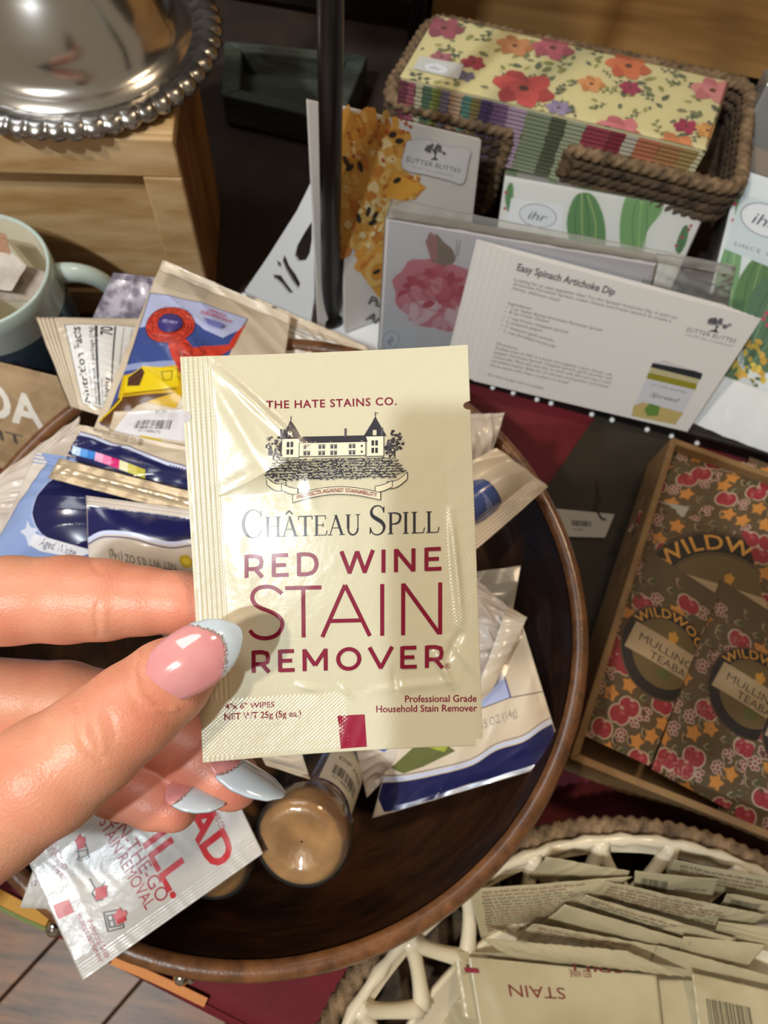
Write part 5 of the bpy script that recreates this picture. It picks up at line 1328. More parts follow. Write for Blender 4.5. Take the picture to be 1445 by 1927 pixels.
# floral pack in the basket
zp = .122
T = [W(752, 146, zp), W(1328, 284, zp), W(1372, 152, zp), W(822, 28, zp)]
fp = thing('floral_napkin_pack', 'cellophane pack of cream floral paper napkins lying in the wicker basket', 'napkins', tuple(VT(sum(T) / 4, .0765)))
mb = MB(); NL = 15; cT = sum(T) / 4
for k in range(NL):
    z0 = .0765 + (zp - .0765) * k / NL; z1 = z0 + (zp - .0765) / NL * .80; j = rf.uniform(-.0006, .0006); q = [p + (cT - p) * .012 + [j, j, 0] for p in T]
    mb.hexa([VT(p, z0) for p in q], [VT(p, z1) for p in q])
mb.hexa([VT(p + (cT - p) * .03, .0765) for p in T], [VT(p + (cT - p) * .03, zp - .0005) for p in T])
mb.build('folded_napkins', mat('cream_napkin_paper', 'd8cfa8', .8), fp, kind='stuff')
TP = Patch(T); pr = Print(TP, L=0, base=3e-4, step=1.5e-6, clip=(0, 0, TP.w, TP.h)); pr.rect(0, 0, TP.w, TP.h, 'd6cb98')
for _ in range(150): leaf(pr, rf.uniform(0, TP.w), rf.uniform(0, TP.h), rf.uniform(4, 9), rf.uniform(0, 6.28), rf.choice(['6d7452', '8b8a4c', '56604a', '9c9a5c', '7a7a55', '5c6650']))
for _ in range(26): sprig(pr, rf.uniform(0, TP.w), rf.uniform(0, TP.h), rf.uniform(8, 16), rf.uniform(0, 6.28), rf.choice(['5f684c', '7c7c48', '4f5a4c']))
for (x, y, r, c, d) in [(985, 168, 20, 'c2504a', 'a83c3c'), (1182, 126, 15, 'd0784c', 'bd6240'), (1340, 172, 14, 'd28a86', 'bd6f74'), (1040, 92, 14, 'b8606a', 'a3505e'), (968, 88, 12, 'c48a5a', 'b27648'), (1112, 160, 9, 'd69a62', 'c4824e'),
                        (890, 120, 8, 'a8384c', '922e44'), (1185, 168, 7.5, 'a63458', '922a4c'), (1290, 240, 8, 'a82c54', '94244a'), (835, 55, 13, 'a05060', '8c4654'), (830, 110, 7, 'a86470', '985662'), (1165, 250, 16, 'cc7a7e', 'b8646c'), (1270, 276, 13, 'cf8654', 'bd7446'), (1330, 248, 8, 'd8a25c', 'c68e4c'), (875, 145, 6, '6c6680', '5c5872'), (1050, 205, 8, '9a8aa8', '887a9a'), (1230, 105, 8, 'c87a80', 'b66a72')]:
    p = TP.at(x, y); flower(pr, p[0], p[1], r, c, d)
pr.poly([TP.at(*p) for p in [(776, 132), (790, 108), (872, 124), (862, 152)]], 'c9c8c4'); a = TP.at(820, 131); ihr_label(pr, TP, a[0], a[1], 16, col='7a7880')
pr.build('floral_print', PRINT, fp, label='cream napkin printed with red, orange and pink flowers')
SPp = Patch([VT(T[0], .0765), VT(T[1], .0765), T[1], T[0]]); pr = Print(SPp, L=0, base=7e-4, step=1.5e-6, clip=(0, 0, SPp.w, SPp.h))
cols_ = [(0, '7a4450'), (6, 'a86070'), (11, 'c9c3a4'), (16, '5a7460'), (22, '8c9a58'), (28, '8a86a0'), (34, 'c8a890'), (42, '5f8a80'), (48, '8a7a50'), (54, '5a4870'), (62, '8a6a90'), (72, 'b8a0b8'), (84, '8e9a80'), (100, '5c6450'), (110, 'a8b094'), (122, 'a04858'), (138, '8a3444'), (148, 'c4beae'), (156, 'c0785c'), (170, 'b08058'), (184, 'a8905c'), (194, 'cfcaa6')]
for i, (x, c) in enumerate(cols_):
    x1 = cols_[i + 1][0] if i + 1 < len(cols_) else SPp.w
    for k in range(NL):
        z0 = SPp.h * k / NL; pr.rect(x + rf.uniform(-.6, .6), z0, x1 + rf.uniform(-.6, .6), z0 + SPp.h / NL * .78, c)
pr.build('printed_napkin_edges', PRINT, fp)
# cellophane sleeve
q = [p + (p - cT) * .012 for p in T]
o = MB().hexa([VT(p, .0755) for p in q], [VT(p, zp + .0016) for p in q]).build('cellophane_wrap', film, fp, bevel=.003)

# napkin packs standing in front: helper
def stand_pack(name, label, corners, thick, paper, nl=10, group=None):
    c = planar(PW(*corners)); P = Patch(c)
    t = thing(name, label, 'napkins', tuple(VT(sum(c) / 4, min(p[2] for p in c))), group); mb = MB()
    back = -P.n * thick
    for k in range(nl):
        a = back * k / nl; b = back * (k + .8) / nl; mb.hexa([p + b for p in c], [p + a for p in c])
    cc_ = sum(c) / 4; mb.hexa([p + (cc_ - p) * .02 + back for p in c], [p + (cc_ - p) * .02 for p in c])
    mb.build('folded_napkins', paper, t, kind='stuff')
    return P, t
white_pap = mat('white_napkin_paper', 'd9d7d4', .8)
def cactus(pr, pts, col, dark, light, ribs=3):
    pr.poly(smooth(pts + [pts[0]], 3)[:-1], col)
    c = np.mean(pts, 0); P = np.array(pts)
    for k in range(1, ribs + 1):
        f = (k / (ribs + 1)) * 2 - 1; top = P[P[:, 1].argmax()]; bot = P[P[:, 1].argmin()]; w = (P[:, 0].max() - P[:, 0].min()) / 2
        pr.line(smooth([(bot[0] + f * w * .3, bot[1] + 1), (c[0] + f * w * .8, c[1]), (top[0] + f * w * .3, top[1] - 1)], 5), .7, dark if k % 2 else light)
def thorns(pr, P, n, x0, y0, x1, y1, col='a83850'):
    for _ in range(n): pr.ell(rf.uniform(x0, x1), rf.uniform(y0, y1), .8, .8, col, n=8)
# left cactus pack
Pa, ta = stand_pack('cactus_napkin_pack', 'cellophane pack of white cactus napkins under the front edge of the basket', [(930, 475, .030), (1262, 545, .030), (1328, 398, .078), (950, 330, .078)], .016, white_pap, group='cactus napkin packs')
pr = Print(Pa, L=0, base=2e-4, step=1.5e-6, clip=(0, 0, Pa.w, Pa.h)); pr.rect(0, 0, Pa.w, Pa.h, 'dadad6')
A = Pa.at
cactus(pr, [A(1075, 470), A(1066, 420), A(1078, 375), A(1098, 362), A(1120, 372), A(1138, 420), A(1135, 480), A(1100, 500)], '5d8a54', '3c6a48', 'a9b870', 4)
cactus(pr, [A(1168, 490), A(1166, 420), A(1180, 366), A(1210, 362), A(1246, 370), A(1244, 400), A(1215, 440), A(1200, 500)], '76a066', '548450', '9cba7c', 3)
cactus(pr, [A(1270, 470), A(1276, 446), A(1288, 424), A(1296, 430), A(1290, 460), A(1278, 478)], '4f7a4c', '3a6040', '7c9c60', 1); cactus(pr, [A(1112, 520), A(1140, 470), A(1190, 490), A(1180, 530)], '88a070', '6a865c', 'b0c088', 3)
cactus(pr, [A(955, 400), A(950, 370), A(958, 345), A(966, 350), A(964, 385)], '5d8a54', '3c6a48', 'a9b870', 1)
for x, y in ((952, 362), (950, 392), (1283, 446), (1272, 462), (1296, 432), (1300, 425)): p = A(x, y); pr.ell(p[0], p[1], 1.1, 1.1, 'b03048', n=8)
pr.poly([A(*p) for p in [(962, 372), (1062, 388), (1055, 440), (952, 424)]], 'dfe0e2'); a = A(1012, 406); ihr_label(pr, Pa, a[0], a[1], 26)
pr.build('cactus_print', PRINT, ta)
TPa = Patch([Pa.c[3], Pa.c[2], Pa.c[2] - Pa.n * .016, Pa.c[3] - Pa.n * .016]); pr = Print(TPa, L=0, base=6e-4, step=1.5e-6)
for k in range(10):
    y0 = TPa.h * k / 10
    for x0, x1, c in [(0, 8, '8a9a7c'), (8, 30, 'b8b6b2'), (30, 36, '8f9c84'), (36, 46, 'b4b2ae'), (46, 50, 'a08a80'), (50, 80, '7f9068'), (80, 112, '86a076'), (112, 130, 'b8b4b2'), (130, 134, '9c7a78'), (134, TPa.w, 'bdbab6')]: pr.rect(x0, y0, x1, y0 + TPa.h * .085, c)  # white edges greyed: the basket's shade is put into these colours
pr.build('printed_napkin_edges', PRINT, ta)
def wrap(P, t, thick, m, grow=.0015, name='cellophane_wrap'):
    cc_ = sum(P.c) / 4; f = [p + (p - cc_) * .012 + P.n * grow for p in P.c]; b = [p - P.n * (thick + 2 * grow) for p in f]; MB().hexa(b, f).build(name, m, t, bevel=.002)
wrap(Pa, ta, .016, film)
# right cactus pack, half out of the picture, with its white glossy bottom side
c0, c3 = W(1303, 688, .026), W(1392, 318, .094); xd = (W(1440, 735, .026) - c0); xd[2] = 0; xd /= np.linalg.norm(xd)
Pb_, tb_ = stand_pack('cactus_napkin_pack', 'larger cactus napkin pack with yellow blossoms at the right edge', [c0, c0 + xd * .165, c3 + xd * .165, c3], .028, white_pap, group='cactus napkin packs')
pr = Print(Pb_, L=0, base=2e-4, step=1.5e-6, clip=(0, 0, Pb_.w, Pb_.h)); pr.rect(0, 0, Pb_.w, Pb_.h, 'd5dbdc'); A = Pb_.at
cactus(pr, [A(1345, 640), A(1340, 560), A(1362, 470), A(1385, 430), A(1398, 450), A(1385, 560), A(1372, 650)], '6f9a6a', '4c7a50', 'a0b884', 2)
cactus(pr, [A(1372, 600), A(1392, 520), A(1440, 470), A(1470, 500), A(1430, 560), A(1400, 620)], '4f7a44', '355a34', '86a060', 3)
cactus(pr, [A(1400, 690), A(1398, 610), A(1420, 540), A(1470, 520), A(1500, 600), A(1450, 700)], '486f50', '2f5238', '7a9a70', 4)
cactus(pr, [A(1330, 700), A(1340, 650), A(1380, 660), A(1390, 715)], '55774e', '3a5a3c', '8aa470', 2)
cactus(pr, [A(1382, 420), A(1384, 380), A(1394, 365), A(1400, 390), A(1392, 425)], '5d8a54', '3c6a48', 'a9b870', 1)
for x, y in ((1382, 384), (1380, 415), (1442, 590), (1436, 600), (1444, 612)): p = A(x, y); pr.ell(p[0], p[1], 1.6, 1.6, 'b8405c', n=8)
for _ in range(34):
    p = A(rf.uniform(1378, 1445), rf.uniform(640, 730)); pr.ell(p[0], p[1], rf.uniform(1.4, 3), rf.uniform(1.4, 3), rf.choice(['d4b032', 'e0c04a', 'c89a28', 'd8a838']), n=9)
for _ in range(9): p = A(rf.uniform(1375, 1445), rf.uniform(665, 735)); leaf(pr, p[0], p[1], 5, rf.uniform(0, 6), '4c6a44')
p = A(1402, 722); pr.ell(p[0], p[1], 5, 4, 'c9ccd0', n=14)
pr.poly([A(*p) for p in [(1396, 365), (1520, 400), (1490, 520), (1362, 468)]], 'c6d0d4'); a = A(1440, 415); ihr_label(pr, Pb_, a[0], a[1], 34, ang=0); text_px(pr, Pb_, 'SINCE 1930', (1380, 462), (1476, 492), 2.6, '56606a', sp=1.3)
pr.build('cactus_print', PRINT, tb_)
wrap(Pb_, tb_, .028, film)
glossw = mat('white_glossy_wrap', 'd3d6d8', .25, coat=.5, bump=.4, bscale=30, bdist=.004)
sx = xd; SPb = Patch([W(1290, 816, .002), W(1290, 816, .002) + xd * .165, Pb_.c[1] + Pb_.n * .001, Pb_.c[0] + Pb_.n * .001], bulge=.004, seal=(.0, .0), wr=.0006, seed=5, wl=60)
SPb.sheet('folded_wrap_flap', glossw, tb_, nx=50, ny=24, th=.0006)
# third pack above it, only its wrapped top shows
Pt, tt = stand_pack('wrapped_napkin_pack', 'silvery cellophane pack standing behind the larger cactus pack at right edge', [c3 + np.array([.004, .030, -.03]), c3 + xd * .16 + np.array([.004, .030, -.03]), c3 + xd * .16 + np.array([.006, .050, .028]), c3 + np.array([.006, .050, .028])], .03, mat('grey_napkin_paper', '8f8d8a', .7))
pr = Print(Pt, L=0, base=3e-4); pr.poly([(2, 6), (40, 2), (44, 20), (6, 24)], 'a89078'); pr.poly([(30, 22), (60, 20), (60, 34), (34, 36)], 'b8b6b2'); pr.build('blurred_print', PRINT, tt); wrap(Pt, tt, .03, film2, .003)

# rose pack
Pz, tz = stand_pack('rose_napkin_pack', 'cellophane pack of napkins printed with one large pink rose', [(713, 657, .012), (1175, 760, .012), (1236, 492, .105), (727, 406, .105)], .008, white_pap)
pr = Print(Pz, L=0, base=2e-4, step=1.5e-6, clip=(0, 0, Pz.w, Pz.h)); pr.rect(0, 0, Pz.w, Pz.h, 'd8d2d2'); A = Pz.at
for (x, y, rx, ry, a) in ((820, 520, 82, 58, 0), ): pass
c = A(822, 560); kx = abs(A(900, 560)[0] - A(744, 560)[0]) / 156
R_1 = 84 * kx
pr.ell(c[0], c[1] + 2, R_1, R_1 * .92, 'cf8088', n=40, wob=.05, lobes=9)
for k in range(46):
    a = rf.uniform(0, 6.28); q_ = math.sqrt(rf.random()) * R_1 * .8; x, y = c[0] + q_ * math.cos(a), c[1] + q_ * math.sin(a) * .9; low = y < c[1] - R_1 * .25
    pr.ell(x, y, rf.uniform(.13, .3) * R_1, rf.uniform(.07, .16) * R_1, rf.choice(['dfb2b4', 'e2c0c0', 'd9a0a4'] if low else ['c0525f', 'cc6a74', 'b8485a', 'd68a90', 'c86270']), n=14, a=rf.uniform(-.8, .8) + a, wob=.08, lobes=5)
for k in range(12): a = k * .9; pr.arc(c[0] - 2, c[1] + R_1 * .18, R_1 * (.12 + .05 * k), R_1 * (.09 + .04 * k), a, a + 1.6, .5, 'b04252', n=8)
pr.poly(smooth([A(*p) for p in [(812, 492), (806, 465), (815, 448), (822, 440), (835, 455), (852, 470), (856, 492), (835, 500)]], 3), '8c7a6a'); pr.poly([A(*p) for p in [(812, 490), (800, 455), (810, 435), (822, 446), (824, 488)]], 'b07a78')
for l in ([(806, 440), (814, 470)], [(860, 450), (858, 485)], [(866, 452), (862, 480)]): line_px(pr, Pz, l, .5, '7a7062')
pr.poly([A(*p) for p in [(717, 608), (790, 618), (780, 672), (713, 662)]], 'd6d6d4'); a = A(735, 640); ihr_label(pr, Pz, a[0], a[1], 17, ang=PI / 2 - .3); 
pr.build('rose_print', PRINT, tz)
wrap(Pz, tz, .008, film)
# loose cellophane end above the pack
Fz = Patch([Pz.c[3] + Pz.n * .002, Pz.c[2] + (Pz.c[2] - Pz.c[3]) * .28 + Pz.n * .001, W(1385, 500, .120), W(736, 374, .118)], wr=.0008, seed=6, wl=30, bulge=.001)
Fz.sheet('cellophane_end', film2, tz, nx=60, ny=14, th=.0003)
Fz2 = Patch([W(1175, 600, .078), W(1362, 600, .078), W(1385, 502, .118), W(1236, 476, .116)], wr=.0014, seed=8, wl=18)
Fz2.sheet('cellophane_end', film2, tz, nx=40, ny=24, th=.0003)

# recipe cards
CG = 'fanned recipe cards'
card_m = mat('white_card', 'd9d6d2', .55)
cc4 = [W(890, 716, .014), W(1293, 812, .014), W(1432, 600, .105), W(960, 475, .105)]; cc4 = planar(cc4)
Cd = Patch(cc4)
for k in range(5, 0, -1):
    sh = np.array([-.0042 * k, .0011 * k, 0]); Pk_ = Patch([p + sh for p in cc4])
    o = Pk_.sheet('recipe_card', card_m, nx=1, ny=1, th=.0006, smooth=False)
    tag(o, 'white recipe card in the fan, %s behind the front one' % ['first', 'second', 'third', 'fourth', 'fifth'][k - 1], 'card', CG)
fc_ = thing('recipe_card', 'front white recipe card for spinach artichoke dip with a small jar picture', 'card', tuple(VT(sum(cc4) / 4, .014)), CG)
Cd.sheet('card', card_m, fc_, nx=2, ny=2, th=.0006, smooth=False)
pr = Print(Cd, L=0, base=4.5e-4, step=2e-6)
def ct(s_, p0, p1, z_, col='6a6a6e', **k): text_px(pr, Cd, s_, p0, p1, z_, col, **k)
ct('Easy Spinach Artichoke Dip', (972, 508), (1155, 555), 4.6, '4a4a50', weight=.02)
for s_, p0, p1 in [('Looking for an easy appetizer idea? Try this Spinach Artichoke Dip. It used our', (967, 528), (1274, 600)), ('Artichoke Parmesan Spread, cream cheese and frozen spinach to create a', (965, 536), (1262, 606)), ('cheesy, delicious meal!', (962, 543), (1052, 567)),
                   ('Ingredients:', (956, 572), (1000, 583)), ('•  1 jar Sutter Buttes Artichoke Parmesan Spread', (952, 580), (1132, 623)), ('•  8 oz cream cheese', (949, 587), (1032, 607)), ('•  1 cup frozen chopped spinach', (947, 597), (1068, 627)), ('•  ½ teaspoon pepper', (944, 605), (1020, 624)), ('•  ½ teaspoon garlic powder', (942, 613), (1042, 643)), ('•  ½ cup shredded mozzarella', (938, 621), (1044, 654)),
                   ('Directions:', (934, 648), (974, 658)), ('Preheat oven to 350. In a bowl, mix together cream cheese, salt,', (932, 656), (1152, 707)), ('pepper, Parmesan Spread, chopped spinach, garlic powder and', (930, 664), (1150, 714)), ('mozzarella. Place the mix into an oven safe dish and top it with', (927, 672), (1148, 722)), ('shredded cheese. Bake for 25 minutes until golden and bubbly.', (925, 680), (1146, 730)), ('Serve warm with chips, crackers or bread.', (922, 688), (1070, 722)),
                   ('For more recipes visit our website', (918, 706), (1022, 732))]:
    ct(s_, p0, p1, 2.1)
def oak(pr, P, x, y, r, col, sub=True):
    for _ in range(26): a = rf.uniform(0, PI); q_ = r * math.sqrt(rf.random()); p = (x + q_ * math.cos(a) * 1.15, y + q_ * math.sin(a) * .8); pr.ell(p[0], p[1], r * .22, r * .18, col, n=8, up=False)
    pr.poly([(x - r * .1, y), (x + r * .15, y), (x + r * .12, y - r * .45), (x + r * .5, y - r * .75), (x - r * .6, y - r * .8), (x - r * .05, y - r * .5)], '3c3c42')
p = Cd.at(1350, 612); oak(pr, Cd, p[0], p[1], 6.2, '84848a'); ct('SUTTER BUTTES', (1290, 622), (1382, 645), 3.0, '5a5a60', sp=1.1); ct('OLIVE OIL COMPANY', (1288, 630), (1378, 653), 1.6, '8a8a8e')
for s_, px_, colr in (('lid', [(1228, 682), (1248, 678), (1322, 702), (1318, 714), (1224, 690)], '23252b'), ('neck', [(1224, 690), (1316, 713), (1312, 722), (1222, 700)], 'b8ae86'), ('oil', [(1220, 700), (1312, 722), (1308, 734), (1216, 712)], '8a8424'), ('glass', [(1216, 711), (1308, 733), (1272, 798), (1188, 778)], 'c6c6cc'), ('ch', [(1192, 762), (1210, 756), (1286, 776), (1270, 798), (1188, 782)], 'b8a468'), ('art', [(1212, 770), (1222, 758), (1242, 764), (1238, 782), (1218, 782)], '5f8238')):
    pr.poly([Cd.at(*q) for q in px_], colr)
pr.poly([Cd.at(*q) for q in [(1228, 682), (1250, 677), (1322, 700)]], 'c8c2c4')
ct('SUTTER BUTTES', (1225, 724), (1290, 740), 1.6, '6a6a72'); ct('Spread', (1222, 744), (1276, 757), 3.4, '4a5058', shear=.35)
pr.build('recipe_print', PRINT_MATTE, fc_)

# black tray with white dots in front of the cards
t0, t1 = W(868, 718, .001), W(1475, 884, .001); dt = (t1 - t0) / np.linalg.norm(t1 - t0); nb = np.array([-dt[1], dt[0], 0])
tr_ = thing('dotted_tray', 'black tray with a white dotted front edge under the recipe cards', 'tray', tuple((t0 + t1) / 2))
MB().hexa([t0, t1, t1 + nb * .035, t0 + nb * .035], [VT(t0, .007) + nb * .002, VT(t1, .007) + nb * .002, VT(t1, .007) + nb * .035, VT(t0, .007) + nb * .035]).build('tray_body', blk, tr_, bevel=.001)
MB().hexa([VT(t0, .007), VT(t1, .007), VT(t1, .007) + nb * .003, VT(t0, .007) + nb * .003], [VT(t0, .0125), VT(t1, .0125), VT(t1, .0125) + nb * .003, VT(t0, .0125) + nb * .003]).build('tray_lip', blk, tr_, bevel=.001)
for x, y in ((925, 738), (964, 746), (1008, 762), (1035, 767), (1112, 786), (1150, 798), (1216, 816), (1262, 829), (1310, 842)):
    c = W(x, y, .004); c = t0 + dt * (c - t0).dot(dt); c[2] = .0045
    MB().ball(c - nb * .0002, .0019, 12, 8).build('white_dot', wht, tr_, True)

# pastry recipe leaflet
L4 = planar([W(648, 624, .0075), np.array([.030, .378, .0075]), W(903, 262, .16), W(643, 200, .160)])
lf = thing('recipe_leaflet', 'tall white recipe leaflet with a golden pastry picture behind the black pole', 'leaflet', tuple(VT(sum(L4) / 4, .0075)))
_L = Patch(L4); _s = -_L.n * .009 - _L.x / np.linalg.norm(_L.x) * .0165; Lb = [p + _s for p in L4]; Lb[0][2] = Lb[1][2] = .0078; o = Patch(Lb).sheet('recipe_leaflet', card_m, nx=2, ny=2, th=.0025, smooth=False); tag(o, 'plain white leaflet standing behind the pastry leaflet, its left edge left of the pole', 'leaflet')
Lp = Patch(L4); Lp.sheet('folded_paper', card_m, lf, nx=2, ny=2, th=.0030, smooth=False)
pr = Print(Lp, L=0, base=1.6e-3, step=2e-6); A = Lp.at
gold = ['d99a3c', 'e0b060', 'c87a2c', 'e6c488', 'cf8a34', 'b9662a']
def blobs(n, x0, y0, x1, y1, cs, r0=4, r1=13, keep=None):
    for _ in range(n):
        x, y = rf.uniform(x0, x1), rf.uniform(y0, y1)
        if keep and not keep(x, y): continue
        p = A(x, y); pr.ell(p[0], p[1], rf.uniform(r0, r1) * .28, rf.uniform(r0, r1) * .24, rf.choice(cs), n=12, a=rf.uniform(0, 3), wob=.12, lobes=4)
pr.poly([A(*p) for p in [(636, 203), (690, 215), (770, 248), (778, 290), (752, 312), (800, 350), (780, 372), (730, 385), (735, 440), (735, 470), (712, 560), (672, 505), (668, 460), (640, 480)]], 'd8a04a')
blobs(150, 640, 212, 752, 500, ['dda850', 'e2b868', 'd69a44', 'ecd09a', 'd8a04a', 'c8803a'], 6, 19, keep=lambda x, y: x < 755 - abs(y - 300) * .12); blobs(90, 720, 330, 785, 372, gold, 3, 8)
pr.poly([A(*p) for p in [(740, 318), (795, 352), (748, 378), (722, 362)]], 'e0a440'); p = A(712, 390); pr.ell(p[0], p[1], 10, 7, 'dcc890', n=18)
blobs(60, 672, 370, 730, 460, ['e6d4a0', 'd8b060', 'cf9240'], 4, 9)
p = A(706, 508); pr.ell(p[0], p[1], 9, 11, 'dcb468', n=18); p = A(708, 508); pr.ell(p[0], p[1], 5.5, 6.5, 'c88a3c', n=16)
for x, y, a_ in ((655, 312, .5), (675, 310, 2), (744, 336, .4), (748, 262, .2), (690, 395, 1.2), (703, 402, .9), (698, 415, .3), (706, 508, .2), (672, 408, 1.8), (735, 250, .3), (648, 300, 2.2)):
    p = A(x, y); pr.ell(p[0], p[1], 3.2, 1.7, '352a22', n=10, a=a_)
blobs(30, 645, 215, 770, 300, ['b04a2a', 'a85a28'], 2, 5)
q = smooth([A(*p) for p in [(762, 262), (790, 258), (812, 262), (840, 272), (880, 278), (878, 300), (868, 342), (840, 336), (800, 326), (762, 318), (752, 305), (756, 285)]] + [A(762, 262)], 3)[:-1]
pr.poly(q, 'd9d9dc'); pr.line(q + [q[0]], .35, 'a2a2aa')
p = A(815, 284); oak(pr, Lp, p[0], p[1], 6.4, '7c7c84'); text_px(pr, Lp, 'SUTTER BUTTES', (760, 300), (862, 322), 3.2, '5a5a62'); text_px(pr, Lp, 'OLIVE OIL COMPANY', (770, 312), (850, 330), 1.6, '9a9aa0')
text_px(pr, Lp, 'Puff Pastry', (689, 568), (790, 590), 6.2, '4e5256', weight=.01); text_px(pr, Lp, 'Appetizers', (684, 598), (790, 622), 6.2, '4e5256', weight=.01)
pr.build('pastry_print', PRINT_MATTE, lf)
# ------------------------------------------------------------------ kraft box of mulling tea bags
zb = .042
k4 = [W(1072, 1428, zb), None, None, W(1264, 822, zb)]
fdir = W(1445, 1578, zb) - k4[0]; fdir /= np.linalg.norm(fdir); k4[1] = k4[0] + fdir * .225; k4[2] = k4[3] + fdir * .221
kraft_b = mat('kraft_cardboard', '84663f', .75, color2='745634', nscale=60, bump=.25, bscale=500)
kb = thing('kraft_box', 'open brown cardboard box filled with mulling tea bag packets', 'box', tuple(VT(sum(k4) / 4, .001)))
wt = .0042; G4 = [VT(p, .0034) for p in k4]; cK = sum(G4) / 4
ins_ = []
for i in range(4):
    a = G4[i - 1] - G4[i]; b = G4[(i + 1) % 4] - G4[i]; ins_.append(G4[i] + a / np.linalg.norm(a) * wt + b / np.linalg.norm(b) * wt)
for i, nm in enumerate(('front_wall', 'right_wall', 'back_wall', 'left_wall')):
    j = (i + 1) % 4; MB().hexa([G4[i], G4[j], ins_[j], ins_[i]], [VT(G4[i], zb), VT(G4[j], zb), VT(ins_[j], zb), VT(ins_[i], zb)]).build(nm, kraft_b, kb, bevel=.0008)
MB().hexa(ins_, [VT(p, .0055) for p in ins_]).build('bottom', kraft_b, kb)
tab = [W(1180, 1020, zb + .0004), W(1205, 1026, zb + .0004), W(1192, 1046, zb + .0004), W(1170, 1040, zb + .0004)]
TG = 'mulling tea bag packets in the kraft box'
tea_pack = mat('brown_printed_packet', '57432c', .6)
def cut(*p): return p
def tea_packet(label, corners, badge=(.55, .50), white=None, seed=0, full=True):
    P = Patch(planar([W(c[0], c[1], c[2] - .026) for c in corners]), bulge=.0020, seal=(.02, .06), wr=.0001, seed=seed)
    t = thing('tea_packet', label, 'packet', tuple(sum(P.c) / 4), TG); P.sheet('paper_sleeve', tea_pack, t, nx=44, ny=60)
    pr = Print(P, L=1.4, base=2.5e-4, step=1e-5, clip=(.2, .2, P.w - .2, P.h - .2)); r = random.Random(seed * 7 + 1)
    pr.rect(0, 0, P.w, P.h, '5a4629')
    gx = 11.2
    for iy in range(int(P.h / gx) + 2):
        for ix in range(int(P.w / gx) + 2):
            x, y = ix * gx + (iy % 2) * gx / 2 + r.uniform(-2, 2), iy * gx * .82 + r.uniform(-2, 2); k = (ix + iy * 3 + (r.random() < .2)) % 4
            pr.lay = 2
            if k == 0:
                pr.ell(x - 2, y, 5.2, 5.6, 'b9a48a', n=16); pr.ell(x + 2, y, 5.2, 5.6, 'b9a48a', n=16); pr.ell(x - 2.0, y, 4.2, 4.8, '962430', n=16); pr.ell(x + 2.0, y, 4.2, 4.8, '962430', n=16); pr.ell(x, y + 4.2, 1.6, 1.0, 'b9907a', n=8); pr.ell(x + 1.5, y + 1.5, 1.6, 1.2, 'b04c50', n=8)
            elif k == 1:
                for q in range(7): a = q * .9; pr.ell(x + 2.7 * math.cos(a) * (q > 0), y + 2.7 * math.sin(a) * (q > 0), 1.7, 1.7, 'b89c88', n=9, up=False)
                pr.up()
                for q in range(7): a = q * .9; pr.ell(x + 2.7 * math.cos(a) * (q > 0), y + 2.7 * math.sin(a) * (q > 0), .9, .9, '7a2c34', n=7, up=False)
            elif k == 2:
                pts = []
                for q in range(10): a = q * PI / 5 + .3; rr = 5.2 if q % 2 == 0 else 3.1; pts.append((x + rr * math.cos(a), y + rr * math.sin(a)))
                pr.poly(pts, 'c9853a')
            if k != 0 and r.random() < .7: pr.lay = 1; leaf(pr, x + 4, y + 4, 6.5, 2.2, 'a08c6a'); leaf(pr, x + 4.2, y + 4.4, 5.2, 2.2, '4a3a20'); pr.lay = 3
            if k == 3:
                leaf(pr, x - 3, y - 2, 7, .5, 'b09c78'); leaf(pr, x - 2.4, y - 1.8, 5.8, .5, '4c4a24'); leaf(pr, x, y + 3, 6, -1.0, '50482c'); pr.ell(x + 3, y - 3.4, 1.6, 1.3, '5a3a20', n=8)
    pr.lay = 9
    if badge:
        bx, by = badge[0] * P.w, badge[1] * P.h; R1 = P.w * .52
        pr.ell(bx, by, R1, R1, '1c110c', n=40); pr.arc(bx, by, R1 * .98, R1 * .98, 0, 2 * PI, .7, '6a4a2c', n=40); pr.ell(bx, by, R1 * .70, R1 * .70, '6a5630', n=32); pr.arc(bx, by, R1 * .72, R1 * .72, 0, 2 * PI, .4, '9a7a44', n=32)
        def warpf(cx_, cy_, rad, flip=1):
            def f(V):
                a = PI / 2 - V[:, 0] / rad; R2 = rad + V[:, 1]; return np.stack([cx_ + R2 * np.cos(a), cy_ + R2 * np.sin(a)], 1)
            return f
        V, Fc_ = text_geo('WILDWOOD', 0, .01, 1.1); V = V.copy(); V[:, 0] -= V[:, 0].mean(); V *= R1 * .19 / 0.7
        V[:, 0] -= (V[:, 0].min() + V[:, 0].max()) / 2; V[:, 0] *= R1 * 1.75 / (V[:, 0].max() - V[:, 0].min()); V = warpf(bx, by, R1 * .765)(V); pr.up(); pr.raw(V, Fc_, 'd89a40')
        pr.ell(bx + 1, by + R1 * .42, 3.0, 3.6, 'c98f38', n=12, wob=.25, lobes=5); pr.ell(bx + 3, by - R1 * .42, 4.5, 3.6, '5a5a2c', n=12)
        y0 = by - R1 * .14; pr.poly([(bx - R1 * .86, y0 - 4), (bx + R1 * .98, y0 - 4), (bx + R1 * .98, y0 + R1 * .46), (bx - R1 * .78, y0 + R1 * .46)], 'b59c78')
        pr.text('MULLING', bx - R1 * .62, y0 + 3.6, 4.6, '33281c', width=R1 * 1.25); pr.text('TEABAGS', bx - R1 * .30, y0 - 2.8, 4.6, '33281c', width=R1 * 1.2)
    if white: pr.rect(*white, 'a8a298')
    for q in pr.Cc: q[:, :3] *= .72  # print dimmed evenly: the shade over the box is put into its colours
    pr.build('fruit_print', PRINT_MATTE, t)
